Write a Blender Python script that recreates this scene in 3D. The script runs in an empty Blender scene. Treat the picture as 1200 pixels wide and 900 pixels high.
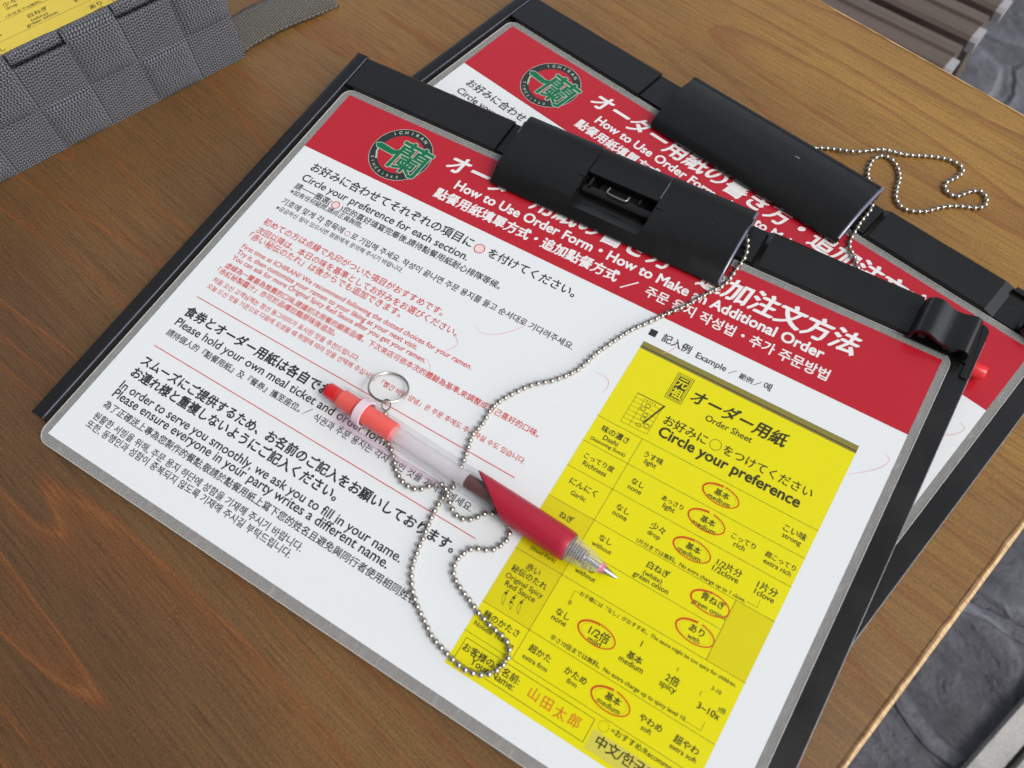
import bpy, bmesh, math, random
from mathutils import Matrix, Vector
random.seed(7)
MM = 0.001
sc = bpy.context.scene
COL = sc.collection
# ------------------------------------------------------------------ camera
cam = bpy.data.cameras.new("camera"); camo = bpy.data.objects.new("camera", cam); COL.objects.link(camo)
cam.sensor_width = 36.0; cam.lens = 36.0 * 1003.06 / 1200.0
cam.clip_start = 0.01; cam.clip_end = 200.0
RT = ((0.7270005, 0.6858939, -0.0319337), (0.5966827, -0.6540878, -0.4649073), (-0.3397646, 0.3189336, -0.8847833))
CP = Vector((268.9580678, -270.8393523, 317.7723521)) * MM
m = Matrix.Identity(4)
for i in range(3):
    m[i][0] = RT[0][i]; m[i][1] = -RT[1][i]; m[i][2] = -RT[2][i]; m[i][3] = CP[i]
camo.matrix_world = m
cam.dof.use_dof = True; cam.dof.focus_distance = 0.385; cam.dof.aperture_fstop = 14.0
sc.camera = camo
# ------------------------------------------------------------------ world and sun (bright overcast)
SUN_AZ, SUN_EL = 8.0, 52.0          # the softened sun stands over the right-hand side of the table
w = bpy.data.worlds.new("World"); sc.world = w; w.use_nodes = True
nt = w.node_tree; nt.nodes.clear()
sky = nt.nodes.new('ShaderNodeTexSky'); sky.sky_type = 'NISHITA'; sky.sun_disc = False
sky.sun_elevation = math.radians(SUN_EL); sky.sun_rotation = math.radians(90 - SUN_AZ)
sky.air_density = 1.0; sky.dust_density = 3.0
hs = nt.nodes.new('ShaderNodeHueSaturation'); hs.inputs['Saturation'].default_value = 0.42
tc = nt.nodes.new('ShaderNodeTexCoord'); nz = nt.nodes.new('ShaderNodeTexNoise')
nz.inputs['Scale'].default_value = 1.7; nz.inputs['Detail'].default_value = 4
mr = nt.nodes.new('ShaderNodeMapRange'); mr.inputs[1].default_value = 0.3; mr.inputs[2].default_value = 0.7
mr.inputs[3].default_value = 0.6; mr.inputs[4].default_value = 1.4
mx = nt.nodes.new('ShaderNodeMix'); mx.data_type = 'RGBA'; mx.blend_type = 'MULTIPLY'; mx.inputs[0].default_value = 1.0
bg = nt.nodes.new('ShaderNodeBackground'); bg.inputs['Strength'].default_value = 0.088
wo = nt.nodes.new('ShaderNodeOutputWorld')
nt.links.new(tc.outputs['Generated'], nz.inputs['Vector']); nt.links.new(nz.outputs['Fac'], mr.inputs[0])
nt.links.new(sky.outputs[0], hs.inputs['Color']); nt.links.new(hs.outputs[0], mx.inputs[6])
dp = nt.nodes.new('ShaderNodeVectorMath'); dp.operation = 'DOT_PRODUCT'; dp.inputs[1].default_value = Vector((0.90, 0.16, 0.28)).normalized()
m2 = nt.nodes.new('ShaderNodeMapRange'); m2.interpolation_type = 'SMOOTHSTEP'; m2.inputs[1].default_value = 0.25; m2.inputs[2].default_value = 1.0; m2.inputs[3].default_value = 0.62; m2.inputs[4].default_value = 3.6
mm_ = nt.nodes.new('ShaderNodeMath'); mm_.operation = 'MULTIPLY'
nt.links.new(tc.outputs['Generated'], dp.inputs[0]); nt.links.new(dp.outputs['Value'], m2.inputs[0]); 
d2 = nt.nodes.new('ShaderNodeVectorMath'); d2.operation = 'DOT_PRODUCT'; d2.inputs[1].default_value = Vector((-0.62, 0.50, 0.60)).normalized()
m3 = nt.nodes.new('ShaderNodeMapRange'); m3.interpolation_type = 'SMOOTHSTEP'; m3.inputs[1].default_value = 0.55; m3.inputs[2].default_value = 1.0; m3.inputs[3].default_value = 0.0; m3.inputs[4].default_value = 1.9
ad = nt.nodes.new('ShaderNodeMath'); ad.operation = 'ADD'
nt.links.new(tc.outputs['Generated'], d2.inputs[0]); nt.links.new(d2.outputs['Value'], m3.inputs[0])
nt.links.new(m2.outputs[0], ad.inputs[0]); nt.links.new(m3.outputs[0], ad.inputs[1]); nt.links.new(ad.outputs[0], mm_.inputs[0]); nt.links.new(mr.outputs[0], mm_.inputs[1])
nt.links.new(mm_.outputs[0], mx.inputs[7]); nt.links.new(mx.outputs[2], bg.inputs['Color']); nt.links.new(bg.outputs[0], wo.inputs[0])
sl = bpy.data.lights.new("sun", 'SUN'); sl.energy = 0.95; sl.angle = math.radians(20); sl.color = (1.0, 0.95, 0.88)
so = bpy.data.objects.new("sun", sl); COL.objects.link(so)
az, el = math.radians(SUN_AZ), math.radians(SUN_EL)
sd = Vector((math.cos(el) * math.cos(az), math.cos(el) * math.sin(az), math.sin(el)))
so.rotation_euler = sd.to_track_quat('Z', 'Y').to_euler(); so.location = sd * 3
sc.view_settings.view_transform = 'Standard'; sc.view_settings.look = 'None'
sc.view_settings.gamma = 1.0; sc.view_settings.exposure = -0.10
sc.cycles.max_bounces = 10; sc.cycles.transparent_max_bounces = 24

# ------------------------------------------------------------------ materials
def mat(name, col, rough=0.5, spec=0.5, metal=0.0):
    mt = bpy.data.materials.new(name); mt.use_nodes = True
    b = mt.node_tree.nodes['Principled BSDF']
    b.inputs['Base Color'].default_value = (*col, 1); b.inputs['Roughness'].default_value = rough
    b.inputs['Specular IOR Level'].default_value = spec; b.inputs['Metallic'].default_value = metal
    return mt
class N:
    """small helper to wire shader nodes"""
    def __init__(s, mt): s.mt = mt; s.t = mt.node_tree; s.b = s.t.nodes.get('Principled BSDF')
    def new(s, kind, **kw):
        n = s.t.nodes.new(kind)
        for k, v in kw.items():
            if k.startswith('i_'):
                n.inputs[int(k[2:])].default_value = v
            else: setattr(n, k, v)
        return n
    def link(s, a, b): s.t.links.new(a, b)
    def math(s, op, a, b=None, c=None):
        n = s.t.nodes.new('ShaderNodeMath'); n.operation = op
        for i, v in enumerate((a, b, c)):
            if v is None: continue
            if isinstance(v, (int, float)): n.inputs[i].default_value = v
            else: s.link(v, n.inputs[i])
        return n.outputs[0]
    def coord(s, kind='Object', scale=(1, 1, 1), rot=(0, 0, 0), loc=(0, 0, 0)):
        t = s.new('ShaderNodeTexCoord'); mp = s.new('ShaderNodeMapping')
        mp.inputs['Scale'].default_value = scale; mp.inputs['Rotation'].default_value = rot; mp.inputs['Location'].default_value = loc
        s.link(t.outputs[kind], mp.inputs['Vector']); return mp.outputs[0]
    def noise(s, vec, scale, detail=3, rough=0.5, dist=0.0):
        n = s.new('ShaderNodeTexNoise'); n.inputs['Scale'].default_value = scale; n.inputs['Detail'].default_value = detail
        n.inputs['Roughness'].default_value = rough; n.inputs['Distortion'].default_value = dist
        s.link(vec, n.inputs['Vector']); return n.outputs['Fac']
    def ramp(s, fac, stops, interp='LINEAR'):
        r = s.new('ShaderNodeValToRGB'); e = r.color_ramp.elements; r.color_ramp.interpolation = interp
        while len(e) < len(stops): e.new(0.5)
        for k, (p, c) in enumerate(stops):
            e[k].position = p; e[k].color = (*c, 1) if len(c) == 3 else c
        s.link(fac, r.inputs[0]); return r.outputs[0]
    def mix(s, fac, a, b, blend='MIX'):
        n = s.new('ShaderNodeMix', data_type='RGBA', blend_type=blend)
        for v, i in ((fac, 0), (a, 6), (b, 7)):
            if isinstance(v, (int, float)): n.inputs[i].default_value = v
            elif isinstance(v, tuple): n.inputs[i].default_value = (*v, 1)
            else: s.link(v, n.inputs[i])
        return n.outputs[2]
    def bump(s, h, strength=0.3, dist=0.0005):
        n = s.new('ShaderNodeBump'); n.inputs['Strength'].default_value = strength; n.inputs['Distance'].default_value = dist
        s.link(h, n.inputs['Height']); s.link(n.outputs[0], s.b.inputs['Normal'])
    def col(s, c): s.link(c, s.b.inputs['Base Color'])
    def rough(s, c): s.link(c, s.b.inputs['Roughness'])

def wood_mat(name, light=False):
    mt = mat(name, (0.1, 0.06, 0.03), 0.4); n = N(mt)
    # growth rings: contour lines of a field stretched along the board (x)
    v = n.coord('Object', (1.1, 7.5, 1.0), (0, 0, math.radians(-1.5)), (3.1, 1.7, 0))
    f = n.noise(v, 1.15, 2.0, 0.45)
    wob = n.noise(n.coord('Object', (9, 60, 1)), 1.0, 3)
    ff = n.math('ADD', n.math('MULTIPLY', f, 14.0), n.math('MULTIPLY', wob, 0.22))
    fr = n.math('FRACT', ff)
    ring = n.ramp(fr, [(0.0, (0, 0, 0)), (0.70, (0.10,) * 3), (0.90, (0.55,) * 3), (0.965, (1, 1, 1)), (1.0, (0, 0, 0))])
    streak = n.noise(n.coord('Object', (14, 900, 1)), 1.0, 4, 0.65)
    pore = n.noise(n.coord('Object', (60, 2600, 1)), 1.0, 2, 0.6)
    blotch = n.noise(n.coord('Object', (3.5, 9, 1), (0, 0, 0), (0.4, 0, 0)), 1.0, 3, 0.55)
    speck = n.noise(n.coord('Object', (800, 1500, 1)), 1.0, 2, 0.7)
    if light:
        base = n.ramp(streak, [(0.3, (0.38, 0.22, 0.095)), (0.55, (0.62, 0.42, 0.21)), (0.75, (0.76, 0.60, 0.38))])
        n.col(base); n.b.inputs['Roughness'].default_value = 0.6
        return mt
    sep = n.new('ShaderNodeSeparateXYZ'); n.link(n.coord('Object'), sep.inputs[0])
    tone = n.math('ADD', n.math('MULTIPLY', sep.outputs[0], 0.7), n.math('MULTIPLY', sep.outputs[1], 1.9))
    tone = n.math('ADD', tone, n.math('MULTIPLY', n.math('SUBTRACT', blotch, 0.5), 1.15))
    base = n.ramp(n.math('ADD', n.math('MULTIPLY', tone, 0.9), 0.62), [(0.0, (0.102, 0.053, 0.021)), (0.30, (0.142, 0.076, 0.027)), (0.50, (0.180, 0.098, 0.032)), (0.72, (0.225, 0.118, 0.030)), (1.0, (0.32, 0.178, 0.040))])
    base = n.mix(n.math('MULTIPLY', ring, 0.75), base, (0.17, 0.058, 0.016))
    late = n.ramp(fr, [(0.925, (0, 0, 0)), (0.955, (1, 1, 1)), (0.975, (0, 0, 0))])
    base = n.mix(n.math('MULTIPLY', late, 0.19), base, (0.32, 0.15, 0.045))
    sk = n.ramp(streak, [(0.28, (0.66,) * 3), (0.5, (1.0,) * 3), (0.72, (1.18, 1.17, 1.15))])
    base = n.mix(1.0, base, sk, 'MULTIPLY')
    pk = n.ramp(pore, [(0.30, (0.5,) * 3), (0.44, (1.0,) * 3), (0.7, (1.18,) * 3)])
    base = n.mix(0.9, base, pk, 'MULTIPLY')
    gk = n.ramp(speck, [(0.3, (0.62,) * 3), (0.62, (1.28, 1.25, 1.2))])
    base = n.mix(0.75, base, gk, 'MULTIPLY')
    n.col(base)
    n.rough(n.math('ADD', n.ramp(streak, [(0.3, (0.44,) * 3), (0.7, (0.33,) * 3)]), n.math('MULTIPLY', n.math('SUBTRACT', n.noise(n.coord('Object'), 16, 4, 0.6), 0.5), 0.22)))
    n.b.inputs['Specular IOR Level'].default_value = 0.5
    h = n.math('ADD', n.math('MULTIPLY', pore, 0.5), n.math('ADD', n.math('MULTIPLY', streak, 0.6), n.math('MULTIPLY', ring, 0.25)))
    n.bump(h, 0.32, 0.0004)
    return mt

def plastic_black(name='black_plastic', rough=0.26):
    mt = mat(name, (0.008, 0.008, 0.007), rough, 0.5); n = N(mt)
    g = n.noise(n.coord('Object', (1, 1, 1)), 2600, 2, 0.6)
    sm = n.noise(n.coord('Object', (1, 1, 1)), 35, 4, 0.6)
    n.rough(n.ramp(sm, [(0.3, (rough - .05,) * 3), (0.7, (rough + .12,) * 3)]))
    dust = n.noise(n.coord('Object', (1, 1, 1)), 900, 1, 0.5)
    n.col(n.ramp(dust, [(0.0, (0.0065, 0.0065, 0.0055)), (0.75, (0.0075, 0.0075, 0.0065)), (0.83, (0.07, 0.07, 0.066))]))
    n.bump(g, 0.10, 0.0002)
    return mt

def print_mat(name, col, rough=0.22, spec=0.5, soft=True):
    """ink or paper seen through the clear laminate"""
    mt = mat(name, col, rough, spec); n = N(mt)
    wav = n.noise(n.coord('Object', (1, 1, 1)), 22, 2, 0.5)
    n.bump(wav, 0.05, 0.002)
    scr = n.noise(n.coord('Object', (1, 1, 1)), 14, 5, 0.65); hair = n.noise(n.coord('Object', (30, 900, 1), (0, 0, 0.7)), 1.0, 3, 0.6)
    n.rough(n.math('ADD', n.ramp(scr, [(0.3, (rough - .09,) * 3), (0.7, (rough + .10,) * 3)]), n.math('MULTIPLY', n.math('SUBTRACT', hair, 0.5), 0.10)))
    return mt

def film_mat():
    mt = bpy.data.materials.new('laminate_film'); mt.use_nodes = True; n = N(mt); t = mt.node_tree
    b = n.b; b.inputs['Roughness'].default_value = 0.14
    st = n.noise(n.coord('Object', (500, 130, 1), (0, 0, 0.25)), 1.0, 5, 0.7)
    n.col(n.ramp(st, [(0.3, (0.36, 0.36, 0.345)), (0.58, (0.42, 0.42, 0.40)), (0.72, (0.60, 0.60, 0.58))]))
    tr = n.new('ShaderNodeBsdfTransparent'); ms = n.new('ShaderNodeMixShader'); ms.inputs[0].default_value = 0.47
    n.link(tr.outputs[0], ms.inputs[1]); n.link(b.outputs[0], ms.inputs[2])
    n.link(ms.outputs[0], t.nodes['Material Output'].inputs[0]); return mt

def clear_mat(name, tint=(0.95, 0.95, 0.96), rough=0.06, milk=0.0, milkcol=(0.85, 0.84, 0.84)):
    """thin clear plastic: what is behind shows through, the skin mirrors the sky"""
    mt = bpy.data.materials.new(name); mt.use_nodes = True; n = N(mt); t = mt.node_tree
    t.nodes.remove(n.b)
    tr = n.new('ShaderNodeBsdfTransparent'); tr.inputs[0].default_value = (*tint, 1)
    gl = n.new('ShaderNodeBsdfGlossy'); gl.inputs['Roughness'].default_value = rough
    ge = n.new('ShaderNodeNewGeometry'); dt = n.new('ShaderNodeVectorMath', operation='DOT_PRODUCT'); n.link(ge.outputs['Incoming'], dt.inputs[0]); n.link(ge.outputs['Normal'], dt.inputs[1])
    fr = n.math('ADD', 0.035, n.math('MULTIPLY', n.math('POWER', n.math('SUBTRACT', 1.0, n.math('ABSOLUTE', dt.outputs['Value'])), 4.0), 0.55))
    ms = n.new('ShaderNodeMixShader'); n.link(fr, ms.inputs[0])
    n.link(tr.outputs[0], ms.inputs[1]); n.link(gl.outputs[0], ms.inputs[2])
    out = ms.outputs[0]
    if milk:
        df = n.new('ShaderNodeBsdfDiffuse'); df.inputs[0].default_value = (*milkcol, 1)
        m2 = n.new('ShaderNodeMixShader'); m2.inputs[0].default_value = milk
        n.link(out, m2.inputs[1]); n.link(df.outputs[0], m2.inputs[2]); out = m2.outputs[0]
    n.link(out, t.nodes['Material Output'].inputs[0]); return mt

def webbing_mat(name, dark, lite, bumpy=0.9):
    """coarse woven strap: rows of slanting stitches that zigzag (UV in millimetres)"""
    mt = mat(name, lite, 0.85, 0.15); n = N(mt)
    uv = n.new('ShaderNodeTexCoord'); sx = n.new('ShaderNodeSeparateXYZ'); n.link(uv.outputs['UV'], sx.inputs[0])
    jit = n.noise(n.coord('UV', (0.9, 0.9, 1)), 1.0, 2)
    u = n.math('ADD', sx.outputs[0], n.math('MULTIPLY', n.math('SUBTRACT', jit, 0.5), 0.5)); v = sx.outputs[1]
    tri = n.math('PINGPONG', u, 1.35)
    row = n.math('FRACT', n.math('ADD', n.math('MULTIPLY', v, 0.60), n.math('MULTIPLY', tri, 0.48)))
    rib = n.math('ABSOLUTE', n.math('SINE', n.math('MULTIPLY', row, math.pi)))
    stit = n.math('ABSOLUTE', n.math('SINE', n.math('MULTIPLY', u, math.pi / 1.35)))
    h = n.math('MULTIPLY', n.math('POWER', rib, 0.8), n.math('ADD', 0.45, n.math('MULTIPLY', stit, 0.55)))
    fib = n.noise(n.coord('UV', (6, 6, 1)), 1.0, 3, 0.7)
    h2 = n.math('ADD', h, n.math('MULTIPLY', n.math('SUBTRACT', fib, 0.5), 0.55))
    n.col(n.ramp(h2, [(0.25, dark), (0.62, tuple((a + b) * 0.45 for a, b in zip(dark, lite))), (1.05 if False else 1.0, lite)]))
    n.bump(h2, bumpy, 0.0006)
    n.b.inputs['Sheen Weight'].default_value = 0.15
    return mt

# ------------------------------------------------------------------ mesh helpers (all lengths in mm)
def link_obj(name, me, mats, parent=None):
    o = bpy.data.objects.new(name, me)
    for q in (mats if isinstance(mats, (list, tuple)) else [mats]):
        if q.name not in [x.name for x in me.materials if x]: me.materials.append(q)
    COL.objects.link(o)
    if parent is not None: o.parent = parent
    return o
def tag(o, label, cat, group=None):
    o['label'] = label; o['category'] = cat
    if group: o['group'] = group
    return o
def thing(name, label, cat, group=None, matrix=None):
    o = bpy.data.objects.new(name, None); COL.objects.link(o); o.empty_display_size = 0.02
    if matrix is not None: o.matrix_world = matrix
    return tag(o, label, cat, group)
def structure(o): o['kind'] = 'structure'; return o
def finish(bm, name, smooth=True, angle=35):
    bmesh.ops.recalc_face_normals(bm, faces=bm.faces)
    me = bpy.data.meshes.new(name)
    for v in bm.verts: v.co *= MM
    bm.to_mesh(me); bm.free()
    if smooth:
        me.shade_smooth(); me.set_sharp_from_angle(angle=math.radians(angle))
    return me
def bevel(bm, off, seg=2, angle=40):
    ed = [e for e in bm.edges if len(e.link_faces) == 2 and e.calc_face_angle(0) > math.radians(angle)]
    if ed and off > 0: bmesh.ops.bevel(bm, geom=ed, offset=off, segments=seg, profile=0.5, affect='EDGES', clamp_overlap=True)
def prism_bm(outline, z0, z1, bm=None):
    """outline in xy, extruded from z0 to z1"""
    bm = bm or bmesh.new(); n = len(outline)
    a = [bm.verts.new((x, y, z0)) for x, y in outline]; b = [bm.verts.new((x, y, z1)) for x, y in outline]
    bm.faces.new(a[::-1]); bm.faces.new(b)
    for i in range(n): bm.faces.new((a[i], a[(i + 1) % n], b[(i + 1) % n], b[i]))
    return bm
def rrect(x0, y0, x1, y1, r=(3, 3, 3, 3), seg=6):
    """rounded rectangle; radii bottom-left, bottom-right, top-right, top-left"""
    pts = []
    for (cx, cy, rr, a0) in ((x0, y0, r[0], 180), (x1, y0, r[1], 270), (x1, y1, r[2], 0), (x0, y1, r[3], 90)):
        if rr <= 0: pts.append((cx, cy)); continue
        ox = cx + (rr if cx == x0 else -rr); oy = cy + (rr if cy == y0 else -rr)
        for k in range(seg + 1):
            a = math.radians(a0 + 90 * k / seg); pts.append((ox + rr * math.cos(a), oy + rr * math.sin(a)))
    return pts
def box_bm(x0, y0, z0, x1, y1, z1, bm=None): return prism_bm([(x0, y0), (x1, y0), (x1, y1), (x0, y1)], z0, z1, bm)
def profile_bm(prof, a0, a1, axis='x', bm=None):
    """closed profile extruded along x (prof = (y, z)) or y (prof = (x, z))"""
    bm = bm or bmesh.new(); n = len(prof)
    f = (lambda a, p: (a, p[0], p[1])) if axis == 'x' else (lambda a, p: (p[0], a, p[1]))
    A = [bm.verts.new(f(a0, p)) for p in prof]; B = [bm.verts.new(f(a1, p)) for p in prof]
    bm.faces.new(A); bm.faces.new(B[::-1])
    for i in range(n): bm.faces.new((A[i], B[i], B[(i + 1) % n], A[(i + 1) % n]))
    return bm
def lathe_bm(prof, seg=32, bm=None, mtx=None, cap=True):
    """prof = (s, r) along +x"""
    bm = bm or bmesh.new(); mtx = mtx or Matrix.Identity(4); rings = []
    for s, r in prof:
        rings.append([bm.verts.new(mtx @ Vector((s, r * math.cos(2 * math.pi * k / seg), r * math.sin(2 * math.pi * k / seg)))) for k in range(seg)])
    for a, b in zip(rings, rings[1:]):
        for k in range(seg): bm.faces.new((a[k], a[(k + 1) % seg], b[(k + 1) % seg], b[k]))
    if cap: bm.faces.new(rings[0][::-1]); bm.faces.new(rings[-1])
    return bm
def tube_bm(pts, r, seg=8, closed=False, bm=None):
    bm = bm or bmesh.new(); P = [Vector(p) for p in pts]; n = len(P); rings = []; up = None
    for i in range(n):
        t = (P[(i + 1) % n] - P[i - 1]) if closed else (P[min(i + 1, n - 1)] - P[max(i - 1, 0)])
        t.normalize()
        if up is None: up = t.orthogonal().normalized()
        up = (up - t * up.dot(t)).normalized(); sd_ = t.cross(up)
        rings.append([bm.verts.new(P[i] + (up * math.cos(2 * math.pi * k / seg) + sd_ * math.sin(2 * math.pi * k / seg)) * r) for k in range(seg)])
    for i in range(n if closed else n - 1):
        a, b = rings[i], rings[(i + 1) % n]
        for k in range(seg): bm.faces.new((a[k], a[(k + 1) % seg], b[(k + 1) % seg], b[k]))
    if not closed: bm.faces.new(rings[0][::-1]); bm.faces.new(rings[-1])
    return bm
def line_bm(pts, wd, z, bm=None, taper=False):
    """flat printed stroke of width wd"""
    bm = bm or bmesh.new(); n = len(pts); L = []; R_ = []
    for i in range(n):
        a = Vector(pts[max(i - 1, 0)]); b = Vector(pts[min(i + 1, n - 1)]); d = (b - a); d.normalize(); q = Vector((-d.y, d.x))
        ww = wd * (0.35 + 0.65 * math.sin(math.pi * (i + .4) / (n - .2))) if taper else wd
        p = Vector(pts[i]); l = p + q * ww / 2; r = p - q * ww / 2
        L.append(bm.verts.new((l.x, l.y, z))); R_.append(bm.verts.new((r.x, r.y, z)))
    for i in range(n - 1): bm.faces.new((R_[i], R_[i + 1], L[i + 1], L[i]))
    return bm
def ellipse_pts(cx, cy, a, b, tilt=0.0, n=40, a0=0.0, a1=360.0, wob=0.0):
    out = []; ct, st = math.cos(math.radians(tilt)), math.sin(math.radians(tilt))
    for k in range(n + 1):
        t = math.radians(a0 + (a1 - a0) * k / n); q = 1 + wob * math.sin(2.3 * t + 1)
        x, y = a * q * math.cos(t), b * q * math.sin(t); out.append((cx + x * ct - y * st, cy + x * st + y * ct))
    return out
def flat_bm(outline, z, bm=None):
    bm = bm or bmesh.new(); bm.faces.new([bm.verts.new((x, y, z)) for x, y in outline]); return bm
def ring_bm(cx, cy, r0, r1, z, n=48, bm=None):
    bm = bm or bmesh.new()
    A = [bm.verts.new((cx + r0 * math.cos(2 * math.pi * k / n), cy + r0 * math.sin(2 * math.pi * k / n), z)) for k in range(n)]
    B = [bm.verts.new((cx + r1 * math.cos(2 * math.pi * k / n), cy + r1 * math.sin(2 * math.pi * k / n), z)) for k in range(n)]
    for k in range(n): bm.faces.new((A[k], B[k], B[(k + 1) % n], A[(k + 1) % n]))
    return bm
def spline(pts, step):
    """Catmull-Rom through pts, resampled at equal steps"""
    P = [Vector(p) for p in pts]; P = [P[0] * 2 - P[1]] + P + [P[-1] * 2 - P[-2]]; dense = []
    for i in range(1, len(P) - 2):
        for k in range(16):
            t = k / 16; a, b, c, d = P[i - 1], P[i], P[i + 1], P[i + 2]
            dense.append(0.5 * ((2 * b) + (c - a) * t + (2 * a - 5 * b + 4 * c - d) * t * t + (3 * b - a - 3 * c + d) * t ** 3))
    dense.append(P[-2]); out = [dense[0]]; acc = 0.0
    for a, b in zip(dense, dense[1:]):
        seg = (b - a).length; 
        if seg < 1e-9: continue
        while acc + seg >= step:
            a = a + (b - a) * ((step - acc) / seg); seg = (b - a).length; acc = 0.0; out.append(a.copy())
        acc += seg
    return out

# lettering: every line is set in Blender's own font, then scaled to its measured place on the sheet
WEIGHT = {'reg': 0.012, 'med': 0.014, 'semi': 0.019, 'bold': 0.029, 'brush': 0.031, 'brush2': 0.034, 'hand': 0.004}   # how far the strokes are fattened, in ems
def glyphs(body, weight):
    c = bpy.data.curves.new("tmp", 'FONT'); c.body = body; c.size = 1.0; c.resolution_u = 3; c.offset = 0.0
    if weight in ('brush',): c.shear = 0.12
    o = bpy.data.objects.new("tmp", c); COL.objects.link(o)
    dg = bpy.context.evaluated_depsgraph_get(); me = bpy.data.meshes.new_from_object(o.evaluated_get(dg))
    vs = [tuple(v.co) for v in me.vertices]; fs = [tuple(p.vertices) for p in me.polygons]
    bpy.data.objects.remove(o); bpy.data.curves.remove(c); bpy.data.meshes.remove(me)
    d = WEIGHT[weight]
    if d > 0 and vs:          # fatten: copies shifted around a circle, each a hair higher
        V, F = [], []; nd = 6 if d < 0.02 else 9
        for q in range(nd):
            a = 2 * math.pi * q / nd; o_ = len(V); dx, dy = d * math.cos(a), d * math.sin(a)
            if weight in ('brush', 'brush2'):      # broad-nib brush: thick along one slant, thin across it
                t = 2.0 * q / (nd - 1) - 1; dx, dy = 1.45 * d * t * math.cos(0.75) + 0.012 * math.cos(a), 1.45 * d * t * math.sin(0.75) + 0.012 * math.sin(a)
            V += [(x + dx, y + dy, 1e-3 * q) for x, y, z in vs]; F += [tuple(i + o_ for i in f) for f in fs]
        vs, fs = V, F
    return vs, fs
def is_cjk(s): return any(ord(ch) > 0x2E00 for ch in s)
class Lettering:
    def __init__(s): s.v = []; s.f = []
    def add(s, body, x0, x1, y, weight='med', z=0.0, prefix=None, rot=0.0, sy=1.0):
        vs, fs = glyphs(body, weight)
        if not vs: return s
        ref = glyphs(prefix, weight)[0] if prefix else vs
        xa, xb = min(p[0] for p in ref), max(p[0] for p in ref); k = (x1 - x0) / (xb - xa)
        yb = -0.065 if is_cjk(body) else 0.0; o = len(s.v)
        for p in vs: s.v.append(((p[0] - xa) * k + x0, (p[1] - yb) * k * sy + y, z + p[2]))
        s.f += [tuple(i + o for i in f) for f in fs]; return s
    def place(s, body, cx, cy, size, ang, weight='bold', z=0.0):
        vs, fs = glyphs(body, weight); o = len(s.v)
        if not vs: return s
        mx_ = (min(p[0] for p in vs) + max(p[0] for p in vs)) / 2; my_ = (min(p[1] for p in vs) + max(p[1] for p in vs)) / 2
        c_, s_ = math.cos(ang), math.sin(ang)
        for p in vs:
            x, y = (p[0] - mx_) * size, (p[1] - my_) * size; s.v.append((cx + x * c_ - y * s_, cy + x * s_ + y * c_, z + p[2]))
        s.f += [tuple(i + o for i in f) for f in fs]; return s
    def merge(s, bm):
        bm.verts.index_update(); o = len(s.v); s.v += [tuple(v.co) for v in bm.verts]
        s.f += [tuple(v.index + o for v in f.verts) for f in bm.faces]; bm.free(); return s
    def mesh(s, name):
        me = bpy.data.meshes.new(name); me.from_pydata([tuple(c * MM for c in p) for p in s.v], [], s.f); me.update(); return me

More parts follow.
